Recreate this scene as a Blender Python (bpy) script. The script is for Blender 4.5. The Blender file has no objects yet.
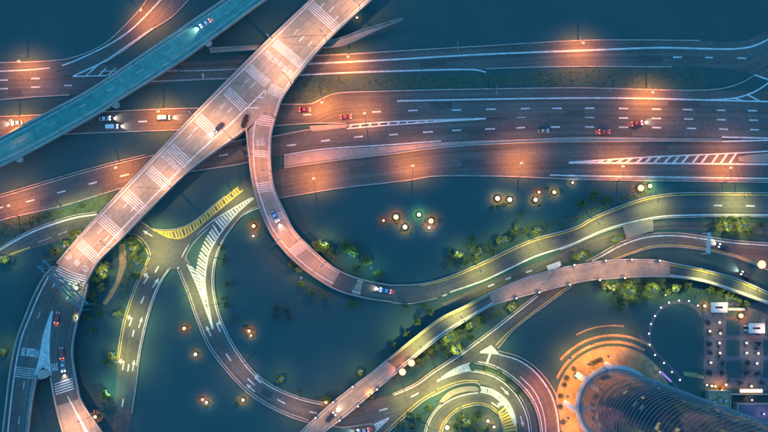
import bpy, math, random
from mathutils import Vector
random.seed(7)
R = math.radians
sc = bpy.context.scene
# ------------------------------------------------------------------ camera, sky, exposure
H, F = 400.0, 1000.0                    # camera height (m); focal length in px of a 768 px wide picture
TILT = math.atan(63 / F)                # the camera looks down, a little to the north
cam = bpy.data.cameras.new('camera'); co = bpy.data.objects.new('camera', cam)
sc.collection.objects.link(co); sc.camera = co
co.location = (0, 0, H); co.rotation_euler = (TILT, 0, 0)
cam.sensor_width = 36; cam.lens = F / 768 * 36; cam.clip_start = 1; cam.clip_end = 6000
w = bpy.data.worlds.new('World'); sc.world = w; w.use_nodes = True
bg = w.node_tree.nodes['Background']
bg.inputs[0].default_value = (0.105, 0.48, 1.0, 1); bg.inputs[1].default_value = 1.56     # blue hour sky over the city
sc.view_settings.view_transform = 'Standard'; sc.view_settings.look = 'None'
sc.view_settings.exposure = 0; sc.view_settings.gamma = 1
sc.cycles.use_denoising = True; sc.cycles.max_bounces = 3; sc.cycles.diffuse_bounces = 1
sc.cycles.sample_clamp_indirect = 4; sc.cycles.caustics_reflective = False; sc.cycles.caustics_refractive = False
ct, st = math.cos(TILT), math.sin(TILT)
def at(px, py, z=0.0):
    x, y = (px - 384) / F, (216 - py) / F
    d = (x, y * ct + st, y * st - ct)
    s = (z - H) / d[2]
    return Vector((d[0] * s, d[1] * s, z))

# ------------------------------------------------------------------ materials
MAT = {}
def mat(name, col, col2=None, scale=0.3, rough=0.85, bump=0.0, detail=6, metal=0.0, emit=None, estr=0, spec=0.3, fine=None, streak=0):
    m = bpy.data.materials.new(name); m.use_nodes = True; nt = m.node_tree
    b = nt.nodes['Principled BSDF']; b.inputs['Roughness'].default_value = rough
    b.inputs['Metallic'].default_value = metal; b.inputs['Specular IOR Level'].default_value = spec
    b.inputs['Base Color'].default_value = (*col, 1)
    if emit: b.inputs['Emission Color'].default_value = (*emit, 1); b.inputs['Emission Strength'].default_value = estr
    if col2:
        tc = nt.nodes.new('ShaderNodeNewGeometry')
        n = nt.nodes.new('ShaderNodeTexNoise'); n.inputs['Scale'].default_value = scale; n.inputs['Detail'].default_value = detail
        nt.links.new(tc.outputs['Position'], n.inputs['Vector'])
        r = nt.nodes.new('ShaderNodeValToRGB'); r.color_ramp.elements[0].position = .32; r.color_ramp.elements[1].position = .68
        r.color_ramp.elements[0].color = (*col, 1); r.color_ramp.elements[1].color = (*col2, 1)
        nt.links.new(n.outputs['Fac'], r.inputs['Fac'])
        out = r.outputs['Color']
        if fine:
            n2 = nt.nodes.new('ShaderNodeTexNoise'); n2.inputs['Scale'].default_value = fine[0]; n2.inputs['Detail'].default_value = 3
            nt.links.new(tc.outputs['Position'], n2.inputs['Vector'])
            mr = nt.nodes.new('ShaderNodeMapRange'); mr.inputs['From Min'].default_value = .3; mr.inputs['From Max'].default_value = .7
            mr.inputs['To Min'].default_value = 1 - fine[1]; mr.inputs['To Max'].default_value = 1 + fine[1]
            nt.links.new(n2.outputs['Fac'], mr.inputs['Value'])
            mx = nt.nodes.new('ShaderNodeVectorMath'); mx.operation = 'SCALE'
            nt.links.new(out, mx.inputs[0]); nt.links.new(mr.outputs['Result'], mx.inputs['Scale']); out = mx.outputs[0]
        if streak:            # tyre tracks and drips that run along the lane (u along, v across, in metres)
            uv = nt.nodes.new('ShaderNodeUVMap'); mp = nt.nodes.new('ShaderNodeMapping'); mp.inputs['Scale'].default_value = (.012, .75, 1)
            nt.links.new(uv.outputs['UV'], mp.inputs['Vector'])
            n3 = nt.nodes.new('ShaderNodeTexNoise'); n3.inputs['Scale'].default_value = 1; n3.inputs['Detail'].default_value = 4
            nt.links.new(mp.outputs['Vector'], n3.inputs['Vector'])
            m3 = nt.nodes.new('ShaderNodeMapRange'); m3.inputs['From Min'].default_value = .35; m3.inputs['From Max'].default_value = .65
            m3.inputs['To Min'].default_value = 1 - streak; m3.inputs['To Max'].default_value = 1 + streak
            nt.links.new(n3.outputs['Fac'], m3.inputs['Value'])
            mx3 = nt.nodes.new('ShaderNodeVectorMath'); mx3.operation = 'SCALE'
            nt.links.new(out, mx3.inputs[0]); nt.links.new(m3.outputs['Result'], mx3.inputs['Scale']); out = mx3.outputs[0]
        nt.links.new(out, b.inputs['Base Color'])
        if bump:
            bp = nt.nodes.new('ShaderNodeBump'); bp.inputs['Strength'].default_value = bump
            nt.links.new(n.outputs['Fac'], bp.inputs['Height']); nt.links.new(bp.outputs['Normal'], b.inputs['Normal'])
    MAT[name] = m
    return m
mat('ground', (.034, .074, .073), (.043, .081, .078), .05, .95, spec=.05, fine=(.8, .05))
mat('asphalt', (.068, .064, .057), (.094, .087, .077), .06, .8, fine=(.9, .14), streak=.22)
mat('concrete', (.18, .15, .115), (.25, .21, .165), .045, .85, fine=(.55, .12), streak=.17)
mat('parapet', (.23, .2, .17), (.31, .275, .235), .2, .85, fine=(2, .1))
mat('kerb', (.24, .20, .165), (.34, .285, .24), .25, .85, fine=(1.4, .2))
mat('paint', (.34, .33, .31), (.52, .51, .48), .5, .7, fine=(2.5, .15))
mat('worn_paint', (.22, .21, .2), (.40, .39, .37), .9, .75, fine=(3, .2))
mat('yellow_paint', (.42, .27, .045), (.52, .36, .08), .4, .7, fine=(2, .15))
mat('grass', (.045, .076, .068), (.062, .088, .066), .3, .95, spec=.05)
mat('leaf', (.065, .10, .04), (.115, .145, .055), .6, .8, spec=.15)
mat('leaf_dark', (.05, .075, .065), (.075, .1, .08), .6, .85, spec=.1)
mat('halo_leaf', (.10, .07, .04), (.17, .12, .06), .8, .85, spec=.1)  # warm tone so the added leaves read as a lamp halo
mat('bark', (.05, .04, .03), (.08, .06, .045), 2, .9)
mat('steel', (.22, .22, .22), (.28, .28, .27), 1, .5, metal=.5)
mat('teal_steel', (.05, .16, .18), (.07, .2, .21), 1, .5, metal=.1)
mat('beige_concrete', (.21, .165, .14), (.27, .215, .185), .05, .85, fine=(.6, .12))
mat('paving', (.085, .075, .085), (.125, .11, .12), .15, .8, fine=(1.2, .2))
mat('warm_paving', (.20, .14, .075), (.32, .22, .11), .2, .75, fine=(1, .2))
mat('white_metal', (.42, .40, .38), (.5, .48, .46), .6, .5)
mat('dark_roof', (.07, .06, .08), (.1, .085, .11), .2, .8)
mat('glass_wall', (.009, .03, .046), (.013, .038, .058), .1, .08, spec=.28)
mat('band_metal', (.24, .25, .25), (.33, .33, .32), .3, .45, metal=.1)
mat('tyre', (.02, .02, .02), rough=.9)
mat('car_glass', (.012, .014, .018), rough=.08, spec=.8)
mat('rubber_black', (.012, .012, .013), (.02, .02, .02), 2, .8)
for n, c in (('white', (.6, .6, .6)), ('silver', (.32, .33, .35)), ('black', (.015, .016, .018)), ('red', (.30, .03, .03)), ('blue', (.22, .34, .5)), ('tan', (.3, .24, .14))):
    mat('car_' + n, c, rough=.25, spec=.6)
mat('headlight', (.8, .8, .8), emit=(1, .9, .85), estr=6)
mat('taillight', (.5, .02, .02), emit=(1, .09, .05), estr=9)
GLOW = {'orange': (1, .28, .035), 'peach': (1, .47, .22), 'lime': (.9, .82, .2), 'white': (1, .93, .86), 'green': (.5, 1, .55), 'rose': (1, .23, .14), 'violet': (.65, .35, 1), 'warm': (1, .6, .26)}
for k, c in GLOW.items(): mat('glow_' + k, (.04, .04, .04), emit=tuple(v * .7 + w_ * .3 for v, w_ in zip(c, (1, .8, .55))), estr=3.4).cycles.emission_sampling = 'NONE'

# ------------------------------------------------------------------ helpers
ORG = {}
col = sc.collection
def empty(name, loc, label=None, cat=None, group=None, kind=None):
    o = bpy.data.objects.new(name, None); o.location = loc; col.objects.link(o); ORG[o] = Vector(loc)
    tag(o, label, cat, group, kind); return o
def tag(o, label=None, cat=None, group=None, kind=None):
    for k, v in (('label', label), ('category', cat), ('group', group), ('kind', kind)):
        if v: o[k] = v
    return o
def mk(name, vs, fs, m, parent=None, smooth=False, kind=None):
    me = bpy.data.meshes.new(name)
    og = ORG[parent] if parent is not None else Vector((0, 0, 0))
    me.from_pydata([tuple(Vector(v) - og) for v in vs], [], fs); me.update()
    if smooth: me.polygons.foreach_set('use_smooth', [True] * len(me.polygons))
    me.materials.append(MAT[m])
    o = bpy.data.objects.new(name, me); col.objects.link(o); o.parent = parent; ORG[o] = og
    if kind: o['kind'] = kind
    return o
class MB:
    def __init__(s): s.v = []; s.f = []
    def add(s, vs, fs):
        n = len(s.v); s.v += [tuple(v) for v in vs]; s.f += [tuple(i + n for i in f) for f in fs]; return s
    def box(s, c, d, ang=0):
        ca, sa = math.cos(ang), math.sin(ang); vs = []
        for z in (-1, 1):
            for x, y in ((-1, -1), (1, -1), (1, 1), (-1, 1)):
                X, Y = x * d[0] / 2, y * d[1] / 2
                vs.append((c[0] + X * ca - Y * sa, c[1] + X * sa + Y * ca, c[2] + z * d[2] / 2))
        return s.add(vs, [(3, 2, 1, 0), (4, 5, 6, 7), (0, 1, 5, 4), (1, 2, 6, 5), (2, 3, 7, 6), (3, 0, 4, 7)])
    def tube(s, a, b, r0, r1=None, n=8):
        a, b = Vector(a), Vector(b); r1 = r0 if r1 is None else r1
        d = (b - a).normalized(); u = d.orthogonal().normalized(); v = d.cross(u); vs = []
        for p, r in ((a, r0), (b, r1)):
            vs += [p + (u * math.cos(2 * math.pi * i / n) + v * math.sin(2 * math.pi * i / n)) * r for i in range(n)]
        return s.add(vs, [(i, (i + 1) % n, n + (i + 1) % n, n + i) for i in range(n)] + [tuple(range(n))[::-1], tuple(range(n, 2 * n))])
    def ball(s, c, r, n=10, m=6, sz=1.0):
        vs = [(c[0], c[1], c[2] - r * sz)]; fs = []
        for j in range(1, m):
            a = -math.pi / 2 + math.pi * j / m
            vs += [(c[0] + r * math.cos(a) * math.cos(2 * math.pi * i / n), c[1] + r * math.cos(a) * math.sin(2 * math.pi * i / n), c[2] + r * sz * math.sin(a)) for i in range(n)]
        vs.append((c[0], c[1], c[2] + r * sz)); T = len(vs) - 1
        for i in range(n):
            k = (i + 1) % n; fs.append((0, 1 + k, 1 + i)); fs.append((T, T - n + i, T - n + k))
            for j in range(m - 2): o = 1 + j * n; fs.append((o + i, o + k, o + n + k, o + n + i))
        return s.add(vs, fs)
    def build(s, name, m, parent=None, smooth=False, kind=None): return mk(name, s.v, s.f, m, parent, smooth, kind)
def spl(pts, step=3.0):
    P = [Vector(p).to_2d() if len(p) == 2 else Vector(p[:2]) for p in pts]
    if len(P) == 2:
        n = max(1, int((P[1] - P[0]).length / step)); return [P[0].lerp(P[1], i / n) for i in range(n + 1)]
    out = []
    for i in range(len(P) - 1):
        p0 = P[i - 1] if i else P[0] * 2 - P[1]; p1, p2 = P[i], P[i + 1]
        p3 = P[i + 2] if i + 2 < len(P) else P[-1] * 2 - P[-2]
        L = (p2 - p1).length; n = max(1, int(L / step + .5))
        # centripetal tangents keep uneven spacing calm
        d0, d1, d2 = max((p1 - p0).length, .01) ** .5, max(L, .01) ** .5, max((p3 - p2).length, .01) ** .5
        m1 = ((p1 - p0) / d0 - (p2 - p0) / (d0 + d1) + (p2 - p1) / d1) * d1
        m2 = ((p2 - p1) / d1 - (p3 - p1) / (d1 + d2) + (p3 - p2) / d2) * d1
        for k in range(n):
            t = k / n; t2, t3 = t * t, t * t * t
            out.append(p1 * (2 * t3 - 3 * t2 + 1) + m1 * (t3 - 2 * t2 + t) + p2 * (-2 * t3 + 3 * t2) + m2 * (t3 - t2))
    out.append(P[-1]); return out
def resample(P, n):
    L = [0]
    for a, b in zip(P, P[1:]): L.append(L[-1] + (b - a).length)
    out = []; j = 0
    for i in range(n):
        s = L[-1] * i / (n - 1)
        while j < len(P) - 2 and L[j + 1] < s: j += 1
        k = (s - L[j]) / max(L[j + 1] - L[j], 1e-6); out.append(P[j].lerp(P[j + 1], min(1, max(0, k))))
    return out
def zat(zs, t):
    if not isinstance(zs, (list, tuple)): return zs
    for (a, za), (b, zb) in zip(zs, zs[1:]):
        if t <= b:
            k = (t - a) / (b - a); k = k * k * (3 - 2 * k); return za + (zb - za) * k
    return zs[-1][1]
FOOT = []       # outlines of the ground roads, to keep bridge piers off them
class Road:
    """a strip of road between two traced edges; deck > 0 makes it a raised deck of that thickness"""
    def __init__(s, name, Lp, Rp, z, m='asphalt', parent=None, deck=0, kind='structure', foot=True):
        A, B = spl(Lp), spl(Rp); n = max(len(A), len(B)); A, B = resample(A, n), resample(B, n)
        s.c = [((a + b) / 2, zat(z, i / (n - 1))) for i, (a, b) in enumerate(zip(A, B))]
        s.e = list(zip(A, B))
        wa = [at(a.x, a.y, q[1]) for a, q in zip(A, s.c)]; wb = [at(b.x, b.y, q[1]) for b, q in zip(B, s.c)]
        vs = []; fs = []
        for a, b in zip(wa, wb): vs += [a, b]
        for i in range(n - 1): fs.append((2 * i + 1, 2 * i, 2 * i + 2, 2 * i + 3))
        if deck:
            d = Vector((0, 0, -deck)); k = len(vs); vs += [Vector(v) + d for v in vs]
            for i in range(n - 1):
                fs += [(k + 2 * i, k + 2 * i + 1, k + 2 * i + 3, k + 2 * i + 2), (2 * i, k + 2 * i, k + 2 * i + 2, 2 * i + 2), (2 * i + 1, 2 * i + 3, k + 2 * i + 3, k + 2 * i + 1)]
            fs += [(0, 1, k + 1, k), (2 * n - 2, k + 2 * n - 2, k + 2 * n - 1, 2 * n - 1)]
        elif foot:
            FOOT.append(wa + wb[::-1])
        s.o = mk(name, vs, fs, m, parent, kind=None if parent is not None else kind)
        s.root = parent if parent is not None else s.o
        U = [0]
        for i in range(1, n): U.append(U[-1] + (wa[i] - wa[i - 1]).length)
        uv = s.o.data.uv_layers.new(name='lane'); Wd = [(a - b).length for a, b in zip(wa, wb)]
        for lp in s.o.data.loops:
            k = lp.vertex_index % (2 * n); uv.data[lp.index].uv = (U[k // 2], 0 if k % 2 == 0 else Wd[k // 2])
    def z(s, x, y):
        i = min(range(len(s.c)), key=lambda k: (s.c[k][0].x - x) ** 2 + (s.c[k][0].y - y) ** 2)
        def side(k): a, b = s.e[k]; return (b.x - a.x) * (y - a.y) - (b.y - a.y) * (x - a.x)
        for d in range(0, 14):
            for k in {i + d, i - d - 1}:
                if 0 <= k < len(s.c) - 1:
                    u, v = side(k), side(k + 1)
                    if u * v <= 0 and abs(u - v) > 1e-9:
                        t = u / (u - v); return s.c[k][1] * (1 - t) + s.c[k + 1][1] * t
        return s.c[i][1]
    def P(s, x, y, up=0):
        z = s.z(x, y); return at(x, y, z + up)
def inside(p, poly):
    r = False; j = len(poly) - 1
    for i in range(len(poly)):
        a, b = poly[i], poly[j]
        if (a.y > p.y) != (b.y > p.y) and p.x < (b.x - a.x) * (p.y - a.y) / (b.y - a.y) + a.x: r = not r
        j = i
    return r
def ribbon(W, width, name, m, parent, up=0.0, w2=None):
    n = len(W); vs = []
    for i, p in enumerate(W):
        t = (W[min(i + 1, n - 1)] - W[max(i - 1, 0)]); t.z = 0; t.normalize(); nn = Vector((-t.y, t.x, 0))
        h = (width if w2 is None else width + (w2 - width) * i / (n - 1)) / 2
        vs += [p + nn * h, p - nn * h]
    return mk(name, vs, [(2 * i, 2 * i + 1, 2 * i + 3, 2 * i + 2) for i in range(n - 1)], m, parent)
LN = [0]
def line(rd, pts, width=.5, m='paint', name='edge_line', up=.014, w2=None, step=3):
    LN[0] += 1; up += (LN[0] % 9) * .0009
    return ribbon([rd.P(p.x, p.y, up) for p in spl(pts, step)], width, name, m, rd.root, w2=w2)
def dash(rd, x0, y0, x1, y1, width=.55, m='paint', name='lane_dash'):
    return ribbon([rd.P(x0, y0, .022), rd.P(x1, y1, .022)], width, name, m, rd.root)
def wall(rd, pts, width=.5, h=1.0, m='parapet', name='parapet', base=-.3):
    """a low wall swept along a traced line on the road surface, bevelled top"""
    W = [rd.P(p.x, p.y) for p in spl(pts)]; n = len(W); vs = []; fs = []
    prof = [(-.5, base), (-.5, h - .08), (-.38, h), (.38, h), (.5, h - .08), (.5, base)]; k = len(prof)
    for i, p in enumerate(W):
        t = (W[min(i + 1, n - 1)] - W[max(i - 1, 0)]); t.z = 0; t.normalize(); nn = Vector((-t.y, t.x, 0))
        vs += [p + nn * (a * width) + Vector((0, 0, b)) for a, b in prof]
    for i in range(n - 1):
        for j in range(k - 1): fs.append((i * k + j, i * k + j + 1, i * k + k + j + 1, i * k + k + j))
    fs += [tuple(range(k)), tuple(range((n - 1) * k, n * k))[::-1]]
    return mk(name, vs, fs, m, rd.root)
def kerb(rd, pts, width=.45, h=.28): return wall(rd, pts, width, h, 'kerb', 'kerb')
def poly(name, pts, z, m, parent=None, kind='structure', smooth_edge=True, thick=0, foot=False):
    P = spl(list(pts) + [pts[0]], 3)[:-1] if smooth_edge else [Vector(p) for p in pts]
    W = [at(p.x, p.y, z) for p in P]; n = len(W)
    if sum(a.x * b.y - b.x * a.y for a, b in zip(W, W[1:] + W[:1])) < 0: W.reverse()
    fs = [tuple(range(n))]; vs = list(W)
    if thick:
        vs += [p - Vector((0, 0, thick)) for p in W]; fs += [(i, n + i, n + (i + 1) % n, (i + 1) % n) for i in range(n)]
    if foot: FOOT.append(W)
    return mk(name, vs, fs, m, parent, kind=kind if parent is None else None)
def hatch(rd, A, B, n, slant=0.0, width=.5, m='paint', t0=0.0, t1=1.0, name='hatch_bar'):
    A, B = resample(spl(A), 101), resample(spl(B), 101)
    for i in range(n):
        t = t0 + (t1 - t0) * (i + .5) / n; u = t + slant
        if u < 0 or u > 1: continue
        a, b = A[round(t * 100)], B[round(u * 100)]
        if (a - b).length < .8: continue
        ribbon([rd.P(a.x, a.y, .026 + .0015 * i), rd.P(b.x, b.y, .026 + .0015 * i)], width, name, m, rd.root)
def rumble(rd, a, b, d, n, width=.42, m='paint', name='rumble_stripe'):
    """n painted stripes across the lane from a to b, each shifted by d"""
    for i in range(n):
        x, y = d[0] * i, d[1] * i
        ribbon([rd.P(a[0] + x, a[1] + y, .03), rd.P(b[0] + x, b[1] + y, .03)], width, name, m, rd.root)
def glyphs(rd, a, b, hpx, n, m='worn_paint', seed=0):
    """a row of n worn painted characters across the lane between a and b, hpx tall along the road"""
    rnd = random.Random(seed); a, b = Vector(a), Vector(b); e = (b - a) / n; nv = Vector((e.y, -e.x)).normalized() * hpx
    for i in range(n):
        o = a + e * (i + .12); ex = e * .76; mb = MB()
        bars = [((0, y), (1, y)) for y in (.05, .35, .65, .95)] + [((x, 0), (x, 1)) for x in (.06, .5, .94)]
        rnd.shuffle(bars); bars = bars[:5]
        for bi, ((x0, y0), (x1, y1)) in enumerate(bars):
            p, q = o + ex * x0 + nv * y0, o + ex * x1 + nv * y1
            p, q = rd.P(p.x, p.y, .034 + bi * .004), rd.P(q.x, q.y, .034 + bi * .004)
            t = (q - p).normalized(); nn = Vector((-t.y, t.x, 0)) * .24
            mb.add([p + nn, p - nn, q - nn, q + nn], [(0, 1, 2, 3)])
        mb.build('lane_character', m, rd.root)
def arrow(rd, x, y, dx, dy, turn=0):
    """a lane arrow pointing along (dx,dy) px; turn -1/1 bends its head to the left/right"""
    p = rd.P(x, y, .024); q = rd.P(x + dx, y + dy, .024); t = (q - p); t.z = 0; t.normalize(); nn = Vector((-t.y, t.x, 0))
    if turn == 0: sh = [(-2.2, .22), (.4, .22), (.4, .75), (2.4, 0), (.4, -.75), (.4, -.22), (-2.2, -.22)]
    else:
        s = -turn
        sh = [(-2.2, .25), (.7, .25), (.7, 1.0 * s + .0), (-.1, 1.0 * s), (1.1, 2.1 * s), (2.3, 1.0 * s), (1.4, 1.0 * s), (1.4, -.25 * s), (-2.2, -.25 * s)] if s > 0 else \
             [(-2.2, -.25), (.7, -.25), (.7, -1.0), (-.1, -1.0), (1.1, -2.1), (2.3, -1.0), (1.4, -1.0), (1.4, .25), (-2.2, .25)]
    vs = [p + t * a + nn * b for a, b in sh]
    mk('lane_arrow', vs, [tuple(range(len(vs)))], 'paint', rd.root)
def mesh_copy(root, loc, rz=0, s=1.0):
    def cp(o, par):
        c = o.copy(); col.objects.link(c); c.parent = par
        for ch in o.children: cp(ch, c)
        return c
    r = cp(root, None); r.location = loc; r.rotation_euler = (0, 0, rz); r.scale = (s, s, s); return r
def piers(parent, rd, step=26.0, r=.9, deck=1.4, wide=0):
    acc = 0; last = None
    for c, z in rd.c:
        p = at(c.x, c.y, z)
        if last is not None: acc += (p - last).length
        last = p
        if acc < step or z < 3: continue
        g = Vector((p.x, p.y, 0))
        if any(inside(g + Vector((dx, dy, 0)), f) for f in FOOT for dx, dy in ((0, 0), (1.5, 0), (-1.5, 0), (0, 1.5), (0, -1.5))): continue
        acc = 0
        MB().tube((p.x, p.y, -.5), (p.x, p.y, z - deck - .9), r, r, 14).tube((p.x, p.y, z - deck - 1.6), (p.x, p.y, z - deck - .002), r, r * 2.4, 14).build('pier', 'concrete', parent)

# ------------------------------------------------------------------ the ground and the roads on it
mk('ground', [(-3000, -3000, 0), (3000, -3000, 0), (3000, 3000, 0), (-3000, 3000, 0)], [(0, 1, 2, 3)], 'ground', kind='structure')

def dashes(rd, L, **k):
    for d in L: dash(rd, *d, **k)
# upper highway
h1u = [(-8, 63), (40, 61.5), (73, 62), (110, 64), (200, 61), (300, 56), (351, 54), (390, 51.5), (484, 46), (580, 40.5), (628, 40), (700, 40.5), (742, 41), (757, 36), (778, 22)]
h1l = [(-8, 100.5), (35, 97), (70, 95), (110, 90), (200, 80.5), (298, 76.5), (380, 73.5), (468, 70.5), (497, 68.5), (580, 66.5), (672, 67), (700, 67.5), (740, 71), (757, 76), (778, 84)]
h1 = Road('highway', h1u, h1l, .10)
kerb(h1, [(-8, 63), (40, 61.5), (66, 59.5)]); kerb(h1, [(300, 56), (351, 54), (390, 51.5), (484, 46), (580, 40.5), (628, 40), (700, 40.5)])
kerb(h1, [(-8, 100.5), (35, 97), (70, 95)]); kerb(h1, [(486, 68.8), (497, 68.3), (580, 66.5), (672, 67)])
line(h1, [(-8, 71.5), (26, 70), (52, 67.5), (62, 65.5)], .5)
line(h1, [(100, 71), (150, 71), (200, 70.5), (245, 68.5)], .4, 'worn_paint'); line(h1, [(148, 81.6), (200, 79.5), (240, 78)], .4, 'worn_paint')
line(h1, [(300, 64.3), (340, 62.3), (390, 59.7), (480, 54.5), (568, 51), (607, 49.5), (660, 47.7), (737, 48.7), (755, 45.5), (778, 34)], .7)
line(h1, [(297, 75.3), (340, 73), (390, 71.2), (468, 69.5), (478, 70.2), (486, 72.2)], .6)
dashes(h1, [(-5, 80.3, 8, 80), (31, 78.6, 40, 78.4), (-3, 89, 8, 88.6), (31, 87.2, 40, 87), (64, 85.6, 72, 85.4), (673, 57.3, 682, 57.2), (705, 57.4, 713, 57.6), (737, 58, 746, 58.3), (203, 73.5, 203.2, 78)], m='paint')
line(h1, [(755, 75), (778, 83)], .7)
# slip road leaving to the upper left
d = Road('slip_road', [(40, 61.5), (65, 60), (85, 54), (105, 44), (123, 28), (138, 12), (153, -8)], [(64, 77), (80, 73), (103, 63), (122, 51.5), (152, 29.5), (172, 16.5), (196, -8)], .13)
kerb(d, [(66, 59.5), (85, 53.5), (105, 43.5), (123, 27.5), (138, 11.5), (153, -8)]); kerb(d, [(105, 62.5), (122, 52), (152, 30), (172, 17), (196, -7.5)])
line(d, [(62, 65.5), (72, 62), (90, 54), (110, 44), (130, 30.5), (145, 16.5), (165, -5)], .55)
line(d, [(73, 76.2), (103, 62), (122, 49.5), (153, 28)], .6); line(d, [(73, 76.4), (107, 75.6)], .5)
for x, y, u, v in ((86, 75.8, 99, 64), (99, 75.6, 106, 68), (108, 75.4, 116, 68)): dash(d, x, y, u, v, .55, name='hatch_bar')
# second highway
h2 = Road('highway', [(-8, 117), (38, 115), (99, 112), (150, 109.5), (200, 108), (284, 104), (312, 103.3), (325, 97), (335, 93.6), (390, 91), (484, 89), (580, 88), (706, 90), (778, 92)],
          [(-8, 140), (68, 134), (180, 130), (275, 125.5), (317, 123), (346, 124), (400, 121), (486, 118), (540, 119), (600, 122), (778, 124)], .16)
kerb(h2, [(-8, 117), (38, 115), (99, 112), (150, 109.5), (200, 108)]); kerb(h2, [(281, 104.2), (312, 103.3), (325, 97), (335, 93.6), (390, 91), (484, 89), (580, 88), (706, 90), (729, 87), (745, 81), (756, 74)])
kerb(h2, [(-8, 140), (68, 134), (180, 130), (200, 129)]); kerb(h2, [(272, 125.8), (317, 123.2), (346, 123.6)])
line(h2, [(397, 101), (484, 99.3), (580, 98), (640, 98.3), (706, 100), (778, 101.8)], .6); line(h2, [(706, 100), (735, 98), (755, 91.5), (778, 76)], .6)
dash(h2, 735, 98.5, 744, 101, .6, name='hatch_bar'); dash(h2, 747, 94.5, 760, 101.3, .7, name='hatch_bar')
dashes(h2, [(138, 121.7, 147, 121.3), (303, 114.7, 311, 114.5), (372, 112, 381, 111.6), (408, 110.7, 418, 110.3), (452, 110.2, 461.5, 109.9), (486, 109.3, 496, 109.1), (521, 108.6, 530, 108.4), (552, 108.4, 562, 108.3), (585, 108.2, 594.5, 108.2), (619, 108.4, 628, 108.4), (652, 109, 661, 109.2), (683, 109.5, 692.5, 109.7), (717, 110.2, 725.5, 110.4), (748, 110.6, 757, 110.8),
            (517, 117.8, 526, 117.7), (551, 117.6, 560, 117.6), (585, 117.7, 594, 117.7), (619, 118, 628, 118), (652, 118.3, 661, 118.5), (684, 118.9, 693, 119.1), (717, 119.6, 726, 119.9), (749, 120.1, 758, 120.3)])
# third highway, merging into the second
h3 = Road('highway', [(-8, 199.5), (99, 168.5), (146, 157), (222.5, 144), (246, 138.5), (274.6, 136), (310, 129.5), (346, 127), (390, 124), (486, 119), (560, 117), (640, 120), (778, 121)],
          [(-8, 223), (13, 217), (62, 206), (122, 188), (190, 171), (237, 164.6), (273, 157), (320, 150), (390, 145.5), (441, 141.7), (522, 138.5), (580, 136.5), (672, 138), (722, 138.5), (778, 139)], .19)
kerb(h3, [(-8, 199.5), (99, 168.5), (146, 157), (165, 153)]); kerb(h3, [(-8, 197), (99, 166), (146, 154.5)], .35); kerb(h3, [(-8, 223), (13, 217), (62, 206), (122, 188), (140, 183)])
kerb(h3, [(218, 145), (222.5, 144), (250, 138)]); kerb(h3, [(272, 136.5), (310, 129.7), (346, 127.2)])
kerb(h3, [(186, 172), (237, 164.6), (250, 162)])
line(h3, [(347, 125.2), (390, 121.8), (486, 118.4)], .55); line(h3, [(347, 128.6), (390, 125), (440, 121.5), (486, 118.7)], .55)
hatch(h3, [(347, 125.2), (390, 121.8), (486, 118.4)], [(347, 128.6), (390, 125), (440, 121.5), (486, 118.7)], 11, -.015, .6, t0=0, t1=.75)
line(h3, [(284, 155.2), (320, 149.5), (390, 144.7), (441, 141)], .5)
line(h3, [(722, 137), (778, 138.5)], .6); 
dashes(h3, [(-3, 208.5, 3, 207), (26, 202, 34.5, 199.8), (57, 193, 65.5, 190.8), (88.5, 184.2, 97, 182), (120, 176.4, 129, 174.2), (219, 155.8, 228, 154.4), (287, 145.6, 296, 144.6), (321, 141.2, 330, 140.1), (354, 137.3, 363, 136.4), (389, 135, 398, 134.3), (423, 132.4, 433, 131.7), (452, 130.5, 461, 130), (485, 129.2, 495, 128.7), (516.5, 128, 525, 127.4), (550.6, 127.1, 560, 127),
            (585, 127, 594, 127), (619, 127.2, 628, 127.2), (652, 127.6, 661, 127.8), (687, 128.2, 696, 128.5), (719, 129, 728, 129.3), (750, 129.6, 759, 129.9)])
poly('concrete_nose', [(309, 126), (330, 124.6), (350, 124.4), (345, 128), (312, 131.5)], .36, 'beige_concrete', smooth_edge=False, thick=.4)
# fourth highway
h4 = Road('highway', [(240, 181), (273, 171), (284, 168.5), (320, 163), (390, 154.5), (432, 149), (522, 143), (580, 142), (722, 141.7), (778, 141)],
          [(250, 206), (265, 200.5), (284, 197), (341, 188), (390, 182.5), (411, 180), (432, 176.5), (489, 176), (547, 178), (580, 179.5), (646, 180.5), (778, 182.5)], .22)
kerb(h4, [(279, 198), (341, 188), (390, 182.5), (411, 180), (432, 176.5), (489, 176), (547, 178), (580, 179.5), (646, 180.5), (778, 182.5)])
kerb(h4, [(575, 178), (646, 178.8), (778, 180.6)], .35)
strip = Road('concrete_median', [(284, 156), (320, 150.5), (390, 146), (441, 142.2), (522, 139), (580, 136.8), (672, 138), (722, 138.6)],
             [(284, 168.5), (320, 163), (390, 154.5), (432, 149), (522, 143), (580, 142), (640, 141.5), (722, 141.6)], .5, 'beige_concrete', deck=.5)
wall(strip, [(284, 167.8), (320, 162.4), (390, 154), (432, 148.5), (522, 142.6), (580, 141.6), (640, 141.2), (722, 141.3)], .4, .5, 'parapet', 'kerb')
line(h4, [(569, 162.4), (646, 157.2), (724, 153.7), (778, 150.6)], .55); line(h4, [(569, 162.8), (646, 163.2), (778, 164.4)], .65)
hatch(h4, [(569, 162.4), (646, 157.2), (724, 153.7), (745, 153)], [(569, 162.8), (646, 163.2), (745, 164)], 16, -.04, .8, t0=.12, t1=.98)
line(h4, [(550, 175), (580, 175.8), (646, 176.8), (778, 178.6)], .55); line(h4, [(722, 141.4), (778, 140)], .6)
poly('traffic_island', [(738, 157), (748, 154.8), (778, 152.4), (778, 163), (748, 162.4), (739, 161)], .42, 'concrete', thick=.3, smooth_edge=False)
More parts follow.
